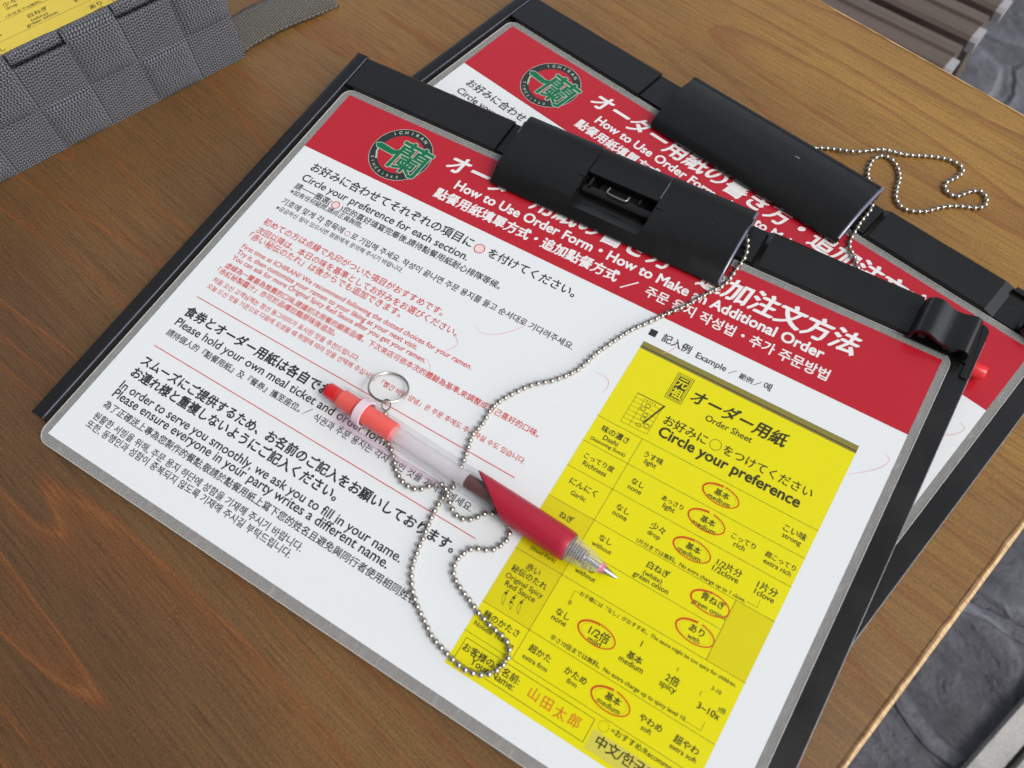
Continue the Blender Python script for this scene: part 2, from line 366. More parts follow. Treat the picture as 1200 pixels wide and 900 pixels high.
# lettering tables: text, left, right, baseline (mm), weight, ink, [prefix measured]
SHEET_TEXT = [
  ["オーダー用紙の書き方・追加注文方法", 67.0, 266.9, -15.9, "brush", "head"],
  ["How to Use Order Form・How to Make an Additional Order", 77.3, 256.2, -23.6, "bold", "head"],
  ["點餐用紙填單方式・追加點餐方式", 71.3, 166.6, -31.7, "brush2", "head"],
  ["주문 용지 작성법・추가 주문방법", 179.8, 261.5, -31.5, "semi", "head"],
  ["記入例", 196.5, 209.3, -47.4, "semi", "black"],
  ["Example", 212.1, 225.4, -47.4, "med", "black"],
  ["範例", 231.1, 236.8, -47.3, "med", "black"],
  ["예", 241.2, 244.3, -46.8, "med", "black"],
  ["お好みに合わせてそれぞれの項目に", 11.2, 102.3, -47.4, "semi", "black"],
  ["を付けてください。", 110.8, 154.8, -47.4, "semi", "black"],
  ["Circle your preference for each section.", 11.2, 104.5, -54.0, "med", "black"],
  ["請一一圈選(", 11.2, 32.3, -59.6, "med", "black"],
  [")您的喜好填寫完畢後,請待點餐用紙耐心排隊等候。", 38.0, 125.0, -59.6, "med", "black"],
  ["※如有任何疑問,請向正員詢問。", 11.2, 53.1, -62.9, "reg", "black"],
  ["기호에 맞게 각 항목에", 11.2, 47.0, -69.6, "med", "black"],
  ["로 기입해 주세요. 작성이 끝나면 주문 용지를 들고 순서대로 기다려주세요.", 51.6, 167.0, -69.6, "med", "black"],
  ["※궁금하신 점이 있으시면 점원에게 문의해 주시기 바랍니다.", 11.2, 83.0, -73.5, "reg", "black"],
  ["初めての方は点線で丸印がついた項目がおすすめです。", 11.2, 110.7, -83.0, "reg", "red"],
  ["次回以降は、本日の味を基準としてお好みをお選びください。", 11.2, 121.5, -88.3, "reg", "red"],
  ["「赤い秘伝のたれ」は後からでも追加できます。", 10.2, 95.2, -92.5, "reg", "red"],
  ["First time at ICHIRAN? We recommend following the dotted choices for your ramen.", 11.2, 135.6, -98.2, "reg", "red"],
  ["Try it, then customize your ramen to your liking at your next visit.", 11.2, 110.6, -101.8, "reg", "red"],
  ["You can ask for more Original Spicy Red Sauce after you get your ramen.", 11.2, 117.2, -105.2, "reg", "red"],
  ["虛線為一蘭最為推薦的口味,建議初次用餐的顧客品嚐。下次來店可依本次的體驗為基準,來調整成自己喜好的口味。", 11.2, 175.0, -110.2, "reg", "red"],
  ["「赤紅秘製醬汁」亦可於品嚐拉麵原味後追加。", 9.6, 76.2, -114, "reg", "red"],
  ["처음 오신 고객님께는 점선 동그라미가 표시된 맛을 추천드립니다.", 11.2, 92.2, -118.8, "reg", "red"],
  ["오늘 드신 맛을 기준으로 다음에 오셨을 때 취향에 따라 맛을 선택해 주십시오. 「빨간 비밀 양념」은 주문 후에도 추가하실 수도 있습니다.", 11.2, 176.1, -122.6, "reg", "red"],
  ["食券とオーダー用紙は各自でお持ちください。", 11.2, 91.2, -138.4, "bold", "black", "食券とオーダー用紙は各自でお"],
  ["Please hold your own meal ticket and order form.", 11.2, 97.7, -144.1, "med", "black", "Please hold your own meal ticket and"],
  ["請持個人的『點餐用紙』及『餐券』攜至座位。", 11.2, 85.1, -149.8, "med", "black"],
  ["식권과 주문 용지는 각자 본인 것을 가지고 계세요.", 91.6, 168.6, -149.4, "med", "black"],
  ["スムーズにご提供するため、お名前のご記入をお願いしております。", 11.2, 171.3, -166.3, "bold", "black"],
  ["お連れ様と重複しないようにご記入ください。", 11.2, 120.8, -172.7, "bold", "black"],
  ["In order to serve you smoothly, we ask you to fill in your name.", 11.2, 156.3, -179.3, "med", "black"],
  ["Please ensure everyone in your party writes a different name.", 11.2, 153.4, -183.7, "med", "black"],
  ["為了正確送上專為您製作的餐點,敬請於點餐用紙上寫下您的姓名且避免與同行者使用相同姓名。", 11.2, 171.9, -189.4, "med", "black"],
  ["원활한 서빙을 위해, 주문 용지 하단에 성함을 기재해 주시기 바랍니다.", 11.2, 121.5, -195.5, "med", "black"],
  ["또한, 동행인과 성함이 중복되지 않도록 기재해 주시길 부탁드립니다.", 11.2, 119.3, -199.7, "med", "black"],
]
FORM_TEXT = [
  ["オーダー用紙", 28.1, 68.5, -15.2, "brush", "form"],
  ["Order Sheet", 37.0, 56.6, -19.5, "reg", "form"],
  ["お好みに", 23.5, 41.9, -29.1, "med", "form"],
  ["をつけてください", 48.8, 85.0, -28.8, "med", "form"],
  ["Circle your preference", 23.9, 82.6, -34.4, "bold", "form"],
  ["味の濃さ", 4.1, 16.0, -43.9, "semi", "form"],
  ["Dashi", 6.5, 13.0, -46.8, "med", "form"],
  ["(Seasoning Stock)", 2.3, 17.5, -49.1, "med", "form"],
  ["うす味", 23.4, 31.5, -45, "semi", "form"],
  ["light", 25.0, 29.9, -47.4, "med", "form"],
  ["基本", 53.3, 59.2, -45, "semi", "form"],
  ["medium", 51.7, 60.7, -47.4, "med", "form"],
  ["こい味", 81.0, 89.9, -45, "semi", "form"],
  ["strong", 81.8, 89.0, -47.4, "med", "form"],
  ["こってり度", 3.8, 16.7, -57.1, "semi", "form"],
  ["Richness", 4.9, 15.1, -60.0, "med", "form"],
  ["なし", 24.5, 29.8, -57.1, "semi", "form"],
  ["none", 24.4, 30.0, -59.6, "med", "form"],
  ["あっさり", 37.5, 46.3, -57.1, "semi", "form"],
  ["light", 39.2, 44.1, -59.6, "med", "form"],
  ["基本", 53.5, 59.3, -57.1, "semi", "form"],
  ["medium", 51.4, 60.7, -59.6, "med", "form"],
  ["こってり", 66.1, 75.5, -57.1, "semi", "form"],
  ["rich", 68.2, 72.5, -59.6, "med", "form"],
  ["超こってり", 79.5, 91.1, -57.1, "semi", "form"],
  ["extra rich", 80.0, 90.5, -59.6, "med", "form"],
  ["にんにく", 4.2, 15.8, -69.1, "semi", "form"],
  ["Garlic", 6.9, 13.3, -72.7, "med", "form"],
  ["なし", 24.5, 29.9, -69.1, "semi", "form"],
  ["none", 24.4, 30.2, -71.5, "med", "form"],
  ["少々", 38.8, 44.7, -69.1, "semi", "form"],
  ["drop", 39.1, 44.2, -71.5, "med", "form"],
  ["1片分までは無料。No extra charge up to 1 clove.", 37.2, 80.7, -76.4, "med", "form"],
  ["基本", 53.5, 59.3, -69.1, "semi", "form"],
  ["medium", 51.5, 60.6, -71.5, "med", "form"],
  ["1/2片分", 65.9, 75.6, -69.1, "semi", "form"],
  ["1/2clove", 65.4, 75.5, -71.5, "med", "form"],
  ["1片分", 81.7, 89.4, -69.1, "semi", "form"],
  ["1clove", 81.8, 89.3, -71.5, "med", "form"],
  ["ねぎ", 7.5, 13.3, -82.7, "semi", "form"],
  ["Green Onion", 6.8, 17.1, -86.0, "med", "form"],
  ["なし", 24.7, 29.9, -82.7, "semi", "form"],
  ["without", 23.4, 31.5, -85.6, "med", "form"],
  ["白ねぎ", 44.7, 53.5, -82.7, "semi", "form"],
  ["(white)", 44.8, 52.3, -85.6, "med", "form"],
  ["green onion", 41.9, 55.9, -87.8, "med", "form"],
  ["青ねぎ", 66.4, 75.5, -82.7, "semi", "form"],
  ["green onion", 64.4, 77.3, -85.6, "med", "form"],
  ["チャーシュー", 1.8, 13.5, -95, "semi", "form"],
  ["Chashu", 5.9, 14.4, -96.3, "med", "form"],
  ["(Sliced Pork)", 4.7, 15.4, -98.7, "med", "form"],
  ["なし", 24.1, 29.5, -95, "semi", "form"],
  ["without", 23.1, 31.4, -97.5, "med", "form"],
  ["あり", 67.8, 73.4, -95, "semi", "form"],
  ["with", 68.5, 73.1, -97.5, "med", "form"],
  ["赤い", 7.1, 12.9, -106.0, "semi", "form"],
  ["秘伝のたれ", 2.7, 17.6, -109.2, "semi", "form"],
  ["Original Spicy", 2.3, 18.0, -112.2, "med", "form"],
  ["Red Sauce", 3.7, 16.3, -115.0, "med", "form"],
  ["なし", 24.7, 30.2, -114.3, "semi", "form"],
  ["none", 24.4, 30.2, -116.6, "med", "form"],
  ["0", 26.9, 28.0, -109.0, "med", "form"],
  ["お子様には「なし」がおすすめ。The sauce might be too spicy for children.", 28.9, 90.2, -104.1, "med", "form"],
  ["1/2倍", 38.1, 46.0, -114.3, "semi", "form"],
  ["mild", 39.2, 44.2, -116.6, "med", "form"],
  ["基本", 53.5, 59.3, -114.3, "semi", "form"],
  ["medium", 51.7, 61.0, -116.6, "med", "form"],
  ["1", 56.0, 56.4, -108.7, "med", "form"],
  ["2", 70.5, 71.2, -109.3, "med", "form"],
  ["2倍", 68.5, 73.4, -114.3, "semi", "form"],
  ["spicy", 67.5, 73.7, -116.6, "med", "form"],
  ["3~10x", 81.7, 89.9, -116.6, "semi", "form"],
  ["(", 80.8, 81.3, -112.2, "med", "form"],
  [")倍", 88.2, 90.9, -113.9, "med", "form"],
  ["3-10", 83.4, 86.9, -108.8, "med", "form"],
  ["辛さ10倍までは無料。No extra charge up to spicy level 10.", 27.6, 80.7, -122.8, "med", "form"],
  ["麺のかたさ", 2.8, 17.7, -128.6, "semi", "form"],
  ["Noodle Texture", 1.7, 18.3, -132.7, "med", "form"],
  ["超かた", 23.0, 31.8, -130.2, "semi", "form"],
  ["extra firm", 22.5, 32.4, -133.4, "med", "form"],
  ["かため", 37.5, 46.1, -130.2, "semi", "form"],
  ["firm", 39.9, 43.8, -132.5, "med", "form"],
  ["基本", 53.6, 59.5, -130.2, "semi", "form"],
  ["medium", 52.0, 60.5, -132.5, "med", "form"],
  ["やわめ", 66.8, 75.2, -130.2, "semi", "form"],
  ["soft", 68.9, 72.7, -132.5, "med", "form"],
  ["超やわ", 79.8, 88.8, -130.2, "semi", "form"],
  ["extra soft", 79.6, 89.3, -132.5, "med", "form"],
  ["お客様のお名前:", 2.8, 26.2, -142.2, "semi", "form"],
  ["Your Name:", 7.7, 25.6, -144.7, "med", "form"],
  ["山田太郎", 29.9, 51.5, -144.4, "hand", "name"],
  ["=おすすめ/Recommended", 60.8, 82.1, -138.8, "med", "form", "=おすすめ/Recomm"],
  ["中文/한국어", 58.0, 67.9, -145.1, "semi", "form", "中文/"],
]

# ------------------------------------------------------------------ placement of the two clipboards (world: x, y along the table, z up, table top at 0)
RL = ((0.9800455, -0.1987553, -0.0026675), (0.1984598, 0.9791657, -0.042992), (0.0111568, 0.0416047, 0.9990719))
TL = (-19.0814365, -97.0631239, 11.6476455)
FRONT = Matrix([[*RL[0], TL[0] * MM], [*RL[1], TL[1] * MM], [*RL[2], TL[2] * MM], [0, 0, 0, 1]])
REAR = Matrix.Translation((0, 0, 2.4 * MM))

# ------------------------------------------------------------------ floor, kerb
fm = mat('stamped_concrete', (0.1, 0.105, 0.13), 0.62); n = N(fm)
v = n.coord('Object', (1, 1, 1)); dis = n.new('ShaderNodeTexNoise'); dis.inputs['Scale'].default_value = 5; dis.inputs['Detail'].default_value = 4
n.link(v, dis.inputs['Vector'])
vv = n.new('ShaderNodeVectorMath', operation='MULTIPLY_ADD'); n.link(dis.outputs['Color'], vv.inputs[0]); vv.inputs[1].default_value = (0.10, 0.10, 0); n.link(v, vv.inputs[2])
vo = n.new('ShaderNodeTexVoronoi', feature='DISTANCE_TO_EDGE'); vo.inputs['Scale'].default_value = 4.2; n.link(vv.outputs[0], vo.inputs['Vector'])
vc = n.new('ShaderNodeTexVoronoi', feature='F1'); vc.inputs['Scale'].default_value = 4.2; n.link(vv.outputs[0], vc.inputs['Vector'])
big = n.noise(v, 7, 6, 0.62); fine = n.noise(v, 60, 6, 0.7); cleft = n.noise(n.coord('Object', (9, 22, 1), (0, 0, 0.9)), 1.0, 7, 0.62, 0.8)
c = n.ramp(big, [(0.3, (0.080, 0.083, 0.096)), (0.5, (0.105, 0.108, 0.122)), (0.7, (0.135, 0.137, 0.150))])
cell = n.new('ShaderNodeSeparateColor'); n.link(vc.outputs['Color'], cell.inputs[0])
c = n.mix(0.35, c, n.ramp(cell.outputs[0], [(0.0, (0.06, 0.062, 0.075)), (1.0, (0.125, 0.125, 0.145))]))
c = n.mix(0.8, c, n.ramp(fine, [(0.32, (0.6,) * 3), (0.68, (1.35,) * 3)]), 'MULTIPLY')
edge = n.ramp(vo.outputs['Distance'], [(0.0, (0.0,) * 3), (0.035, (0.15,) * 3), (0.05, (1.0,) * 3), (0.10, (0.35,) * 3), (0.17, (0,) * 3)])
c = n.mix(n.math('MULTIPLY', edge, 0.42), c, (0.25, 0.26, 0.30)); sp_ = n.new('ShaderNodeSeparateXYZ'); n.link(vv.outputs[0], sp_.inputs[0])
def seam(nx, ny, c_):
    d_ = n.math('ABSOLUTE', n.math('SUBTRACT', n.math('ADD', n.math('MULTIPLY', sp_.outputs[0], nx), n.math('MULTIPLY', sp_.outputs[1], ny)), c_))
    return n.ramp(n.math('MULTIPLY', d_, 20.0), [(0.0, (1, 1, 1)), (0.16, (0.85,) * 3), (0.24, (0.0,) * 3), (0.34, (0.3,) * 3), (0.5, (0.35,) * 3)])
sm = n.mix(1.0, seam(-0.52, 0.85, -0.029), seam(0.294, 0.956, 0.306), 'LIGHTEN')
c = n.mix(0.75, c, n.ramp(sm, [(0.0, (0.45,) * 3), (0.32, (1.0,) * 3), (1.0, (1.7,) * 3)]), 'MULTIPLY')
n.col(c)
hh = n.ramp(vo.outputs['Distance'], [(0.0, (0.25,) * 3), (0.03, (0.2,) * 3), (0.06, (0.9,) * 3), (0.2, (0.55,) * 3)])
n.bump(n.math('ADD', n.math('ADD', n.math('MULTIPLY', hh, 0.8), n.math('MULTIPLY', sm, 0.9)), n.math('ADD', n.math('MULTIPLY', cleft, 1.5), n.math('MULTIPLY', fine, 0.35))), 0.85, 0.02)
n.rough(n.ramp(fine, [(0.3, (0.45,) * 3), (0.7, (0.7,) * 3)]))
bm = flat_bm([(-20000, -20000), (20000, -20000), (20000, 20000), (-20000, 20000)], -720)
structure(link_obj('floor', finish(bm, 'floor', False), fm))
km = mat('pale_concrete', (0.42, 0.41, 0.38), 0.85); n = N(km)
g = n.noise(n.coord('Object'), 350, 4, 0.7); g2 = n.noise(n.coord('Object'), 25, 4, 0.6)
n.col(n.mix(0.6, n.ramp(g2, [(0.3, (0.34, 0.34, 0.32)), (0.7, (0.52, 0.51, 0.48))]), n.ramp(g, [(0.3, (0.6,) * 3), (0.7, (1.25,) * 3)]), 'MULTIPLY')); n.bump(g, 0.5, 0.002)
bm = prism_bm([(455, -750), (480, -750), (681, 900), (656, 900)], -719, -700)
bevel(bm, 3); structure(link_obj('kerb', finish(bm, 'kerb'), km))
bm = prism_bm([(489, -750), (760, -750), (961, 900), (690, 900)], -719, -700); bevel(bm, 3)
structure(link_obj('kerb', finish(bm, 'kerb'), km))

# ------------------------------------------------------------------ the table
WOOD = wood_mat('stained_wood'); BARE = wood_mat('bare_wood', True)
table = thing('wooden_table', 'brown stained wooden table top with worn pale edges under the clipboards', 'table')
table.location = (-0.13, -0.3, -0.72)
OUT = [(-620, -760), (319.2, -760), (336.4, 118.9), (-620, 155.3)]
INN = [(-617, -757), (316.2, -757), (333.1, 115.6), (-617, 151.6)]
def poly_stack(layers, name, mats, cap0=True, cap1=True):
    bm = bmesh.new(); R_ = [[bm.verts.new((x, y, z)) for x, y in pts] for pts, z in layers]
    for a, b in zip(R_, R_[1:]):
        for i in range(len(a)): bm.faces.new((a[i], a[(i + 1) % len(a)], b[(i + 1) % len(a)], b[i]))
    if cap0: bm.faces.new(R_[0])
    if cap1: bm.faces.new(R_[-1])
    return finish(bm, name)
def child(name, me, mats, parent):
    """part whose mesh is in world millimetres"""
    o = link_obj(name, me, mats, parent); o.matrix_parent_inverse = Matrix.Translation(parent.location).inverted(); return o
child('tabletop', poly_stack([(INN, -24), (INN, 0)], 'tabletop', WOOD), WOOD, table)
MID = [(a[0] * .35 + b[0] * .65, a[1] * .35 + b[1] * .65) for a, b in zip(INN, OUT)]
# the edge band: a rounded lip whose varnish is rubbed off on the outside
def lip(i, j, name, ins=2.2):
    """lip along the table side between outline corners i and j"""
    bm = bmesh.new(); p, q = Vector(OUT[i]), Vector(OUT[j]); a, b = Vector(INN[i]), Vector(INN[j]); rows = []
    prof = [(0.0, 0.02), (0.12, 0.25), (0.28, 0.22), (0.36, -0.28), (0.48, -0.42), (0.74, -0.75), (0.93, -1.7), (1.0, -3.2), (1.0, -24)]
    NS = 160; rnd = random.Random(i)
    for k in range(NS + 1):
        t = k / NS; jit = 0.10 * rnd.uniform(-1, 1); row = []
        for (f, z) in prof:
            e0 = a.lerp(b, t); e1 = p.lerp(q, t); s_ = f + (jit if 0.1 < f < 0.6 else 0)
            xy = e0.lerp(e1, s_); row.append(bm.verts.new((xy.x, xy.y, z + (rnd.uniform(-.12, .12) if 0.1 < f < 0.6 else 0))))
        rows.append(row)
    for r0, r1 in zip(rows, rows[1:]):
        for m_ in range(len(prof) - 1):
            f_ = bm.faces.new((r0[m_], r1[m_], r1[m_ + 1], r0[m_ + 1])); f_.material_index = 0 if m_ < 4 else 1
    me = finish(bm, name); me.materials.append(EDGE); me.materials.append(BARE); return me
EDGE = wood_mat('rubbed_stain'); EDGE.node_tree.nodes['Principled BSDF'].inputs['Roughness'].default_value = 0.3
for i, j in ((1, 2), (2, 3)):
    o = bpy.data.objects.new('worn_edge', lip(i, j, 'worn_edge')); COL.objects.link(o); o.parent = table
    o.matrix_parent_inverse = Matrix.Translation(table.location).inverted()
leg_me = None
for (x, y) in ((250, 60), (245, -690), (-560, 90), (-560, -700)):
    bm = box_bm(x - 30, y - 30, -719.5, x + 30, y + 30, -24.2); bevel(bm, 3)
    child('leg', finish(bm, 'leg'), WOOD, table)

# ------------------------------------------------------------------ bench of slats behind the table
SL = mat('bench_slat', (0.16, 0.125, 0.10), 0.55); n = N(SL)
g = n.noise(n.coord('Object', (3, 300, 300)), 1.0, 4, 0.6); n.col(n.ramp(g, [(0.3, (0.085, 0.062, 0.048)), (0.7, (0.14, 0.108, 0.086))])); n.bump(g, 0.25, 0.001)
CAPM = mat('grey_end_cap', (0.36, 0.35, 0.36), 0.5)
bench = thing('slatted_bench', 'brown slatted bench with grey slat ends behind the far table edge', 'bench')
bench.location = (-0.4, 0.65, -0.72); bench.rotation_euler = (0, 0, math.radians(2.0))
BI = Matrix.Translation((0.4, -0.65, 0.72))
def bpart(name, me, mt):
    o = link_obj(name, me, mt, bench); o.matrix_parent_inverse = BI; return o
for k in range(7):
    y0 = 478 + 56.5 * k
    prof = [(y0, -316), (y0, -304), (y0 + 4, -300.5), (y0 + 9, -300), (y0 + 20, -300), (y0 + 22.5, -303.5), (y0 + 26, -303.5), (y0 + 28, -300.6), (y0 + 40, -300.6), (y0 + 44, -302), (y0 + 46.5, -306), (y0 + 46.5, -316)]
    bpart('slat', finish(profile_bm(prof, -1300, 99), 'slat', True, 30), SL)
    bm = profile_bm([(y - 0.0, z + 0.35 if z > -310 else z) for y, z in prof[:6]], 99.3, 107)
    profile_bm([(y0 + 22.6, -316), (y0 + 22.6, -304.5), (y0 + 27, -302.5), (y0 + 40, -301.5), (y0 + 46, -307), (y0 + 46, -316)], 99.3, 103, bm)
    bpart('end_cap', finish(bm, 'end_cap', False), CAPM)
bm = box_bm(50, 474, -344, 80, 872, -316.5); bpart('rail', finish(bm, 'rail', False), CAPM)
bm = box_bm(-1300, 474, -344, -1270, 872, -316.5); bpart('rail', finish(bm, 'rail', False), CAPM)
for x in (40, -1240):
    for y in (500, 830): bpart('leg', finish(box_bm(x - 20, y - 20, -719, x + 20, y + 20, -316.8), 'leg', False), SL)

# ------------------------------------------------------------------ printed sheet
WHITE = print_mat('white_paper', (0.755, 0.785, 0.785), 0.20); REDP = print_mat('red_ink_band', (0.46, 0.014, 0.026), 0.2)
BLK = print_mat('black_ink', (0.028, 0.028, 0.027), 0.25); REDI = print_mat('red_ink', (0.60, 0.045, 0.04), 0.25)
WINK = print_mat('white_ink', (0.80, 0.79, 0.78), 0.2); YEL = print_mat('yellow_paper', (0.75, 0.69, 0.003), 0.22); YELD = print_mat('darker_yellow', (0.67, 0.595, 0.003), 0.22)
OLV = print_mat('olive_strip', (0.24, 0.21, 0.045), 0.25); OLVD = print_mat('dark_olive', (0.07, 0.055, 0.012), 0.25)
INKY = print_mat('form_ink', (0.045, 0.042, 0.012), 0.25); PENR = print_mat('pen_circle_ink', (0.56, 0.062, 0.008), 0.3); NAMEI = print_mat('orange_handwriting', (0.62, 0.15, 0.012), 0.3)
GRN = print_mat('emblem_green', (0.004, 0.15, 0.058), 0.25); DKG = print_mat('emblem_dark', (0.022, 0.028, 0.024), 0.25); PINK = print_mat('faint_pen_mark', (0.78, 0.42, 0.46), 0.25)
MINT = print_mat('emblem_mint', (0.40, 0.50, 0.40), 0.25); PALEP = print_mat('pale_pink_fill', (0.80, 0.64, 0.63), 0.22); GREYP = print_mat('grey_yellow_patch', (0.62, 0.56, 0.08), 0.22)
FILM = film_mat(); FEDGE = mat('cut_film_edge', (0.50, 0.49, 0.46), 0.3)

def make_sheet(label, matrix):
    root = thing('laminated_sheet', label, 'laminated sheet', 'laminated instruction sheets on the clipboards', matrix)
    bm = prism_bm(rrect(-3.7, -214.2, 300.4, 3.4, (6, 6, 5, 5)), -0.24, -0.03); fl = link_obj('laminate_film', finish(bm, 'laminate_film'), FILM, root)
    link_obj('film_edge', finish(tube_bm([(x, y, -0.1) for x, y in rrect(-3.6, -214.1, 300.3, 3.3, (6, 6, 5, 5))], 0.2, 6, True), 'film_edge'), FEDGE, fl)
    paper = link_obj('paper', finish(prism_bm([(0, -210), (297, -210), (297, 0), (0, 0)], -0.025, 0.0), 'paper', False), WHITE, root)
    me = finish(flat_bm([(0, -36.7), (297, -37.4), (297, 0), (0, 0)], 0.03), 'header_band', False)
    band = link_obj('header_band', me, REDP, root)
    T = {'head': Lettering(), 'black': Lettering(), 'red': Lettering()}
    for e in SHEET_TEXT: T[e[5]].add(e[0], e[1], e[2], e[3], e[4], 0.06, e[6] if len(e) > 6 else None)
    T['head'].merge(line_bm([(169.6, -33.0), (175.4, -26.9)], 0.6, 0.06))
    link_obj('heading', T['head'].mesh('heading'), WINK, band)
    # black lines, square bullet, slashes
    B = T['black']; B.merge(flat_bm([(190.6, -47.4), (193.8, -47.4), (193.8, -44.2), (190.6, -44.2)], 0.06))
    for a, b in (((86.6, -149.6), (89.4, -145.4)), ((226.8, -47.4), (229.3, -44.7)), ((237.5, -47.3), (240, -44.5))): B.merge(line_bm([a, b], 0.25, 0.06))
    link_obj('instruction_text', B.mesh('instruction_text'), BLK, root)
    Rr = T['red']
    Rr.merge(line_bm([(10.8, -128.3), (176, -128.9)], 0.38, 0.06)); Rr.merge(line_bm([(10.7, -156.4), (176, -156.9)], 0.38, 0.06))
    for cx, cy, r, t_ in ((106.2, -45.7, 2.55, 0.42), (34.9, -57.9, 2.1, 0.38), (49.4, -68.2, 1.35, 0.25)): Rr.merge(ring_bm(cx, cy, r - t_, r, 0.07))
    link_obj('red_text', Rr.mesh('red_text'), REDI, root)
    for cx, cy, r in ((106.2, -45.7, 2.3), (34.9, -57.9, 1.9)): link_obj('circle_fill', finish(flat_bm(ellipse_pts(cx, cy, r, r, n=32)[:-1], 0.045), 'circle_fill', False), PALEP, root)
    # emblem: dark ring, green brush characters with a pale outline
    ex, ey = 44.4, -18.8
    em = link_obj('emblem', finish(ring_bm(ex, ey, 11.3, 15.3, 0.05), 'emblem', False), DKG, band)
    E1 = Lettering().merge(ring_bm(ex, ey, 15.25, 15.5, 0.06))
    for k, ch in enumerate("ICHIRAN"): E1.place(ch, ex + 13.4 * math.cos(math.radians(137 - k * 12.5)), ey + 13.4 * math.sin(math.radians(137 - k * 12.5)), 2.5, math.radians(47 - k * 12.5), 'bold', 0.07)
    for k, ch in enumerate("SINCE1960"): E1.place(ch, ex + 13.5 * math.cos(math.radians(213 + k * 10.5)), ey + 13.5 * math.sin(math.radians(213 + k * 10.5)), 2.1, math.radians(303 + k * 10.5), 'semi', 0.07)
    for r_ in (0.0,): E1.merge(line_bm([(31.6, -17.0), (33.0, -22.5), (35.2, -26.2)], 0.9, 0.07))
    def brush(z, grow, L):
        L.merge(flat_bm([(x + (grow if x > 36 else -grow), y + (grow if up else -grow)) for x, y, up in ((29.8, -18.6, 1), (32.2, -17.0, 1), (40.2, -18.0, 1), (42.4, -16.8, 1), (43.4, -19.0, 0), (40.4, -20.9, 0), (31.6, -20.2, 0))], z)); return L
    WEIGHT['lo'] = 0.034; WEIGHT['li'] = 0.012
    E1 = brush(0.085, 0.35, E1).place('蘭', 50.2, -19.2, 19.5, math.radians(-4), 'lo', 0.085)
    link_obj('emblem_outline', E1.mesh('emblem_outline'), MINT, em)
    link_obj('emblem_character', brush(0.11, 0.0, Lettering()).place('蘭', 50.2, -19.2, 19.5, math.radians(-4), 'li', 0.11).mesh('emblem_character'), GRN, em)
    # faint stray strokes of red pen left on the laminate
    for pts in ([(126.1, -79.7), (129.9, -81.1), (135.4, -79.0), (140.1, -74.9), (143.7, -69.7), (143.5, -66.9), (141.7, -65.4)], [(292.1, -49.0), (294.9, -50.4), (293.5, -54.6), (290.0, -58.6), (283.8, -63.9)],
                [(180, -73.4), (186, -73.6), (188, -77), (187, -80.5)], [(121, -87.6), (124.0, -90.4), (123.6, -93), (121, -97)], [(116.8, -102.9), (120.3, -105.5), (121.2, -108.2)], [(200, -44), (203, -46.5), (202, -50), (199.5, -53)]):
        sp = spline([(x, y, 0) for x, y in pts], 0.8); link_obj('pen_mark', finish(line_bm([(p.x, p.y) for p in sp], 0.28, 0.075, None, True), 'pen_mark', False), PINK, root)
    form = make_form(root, 190.65, -51.0, 1.0, 0.03, True)
    return root

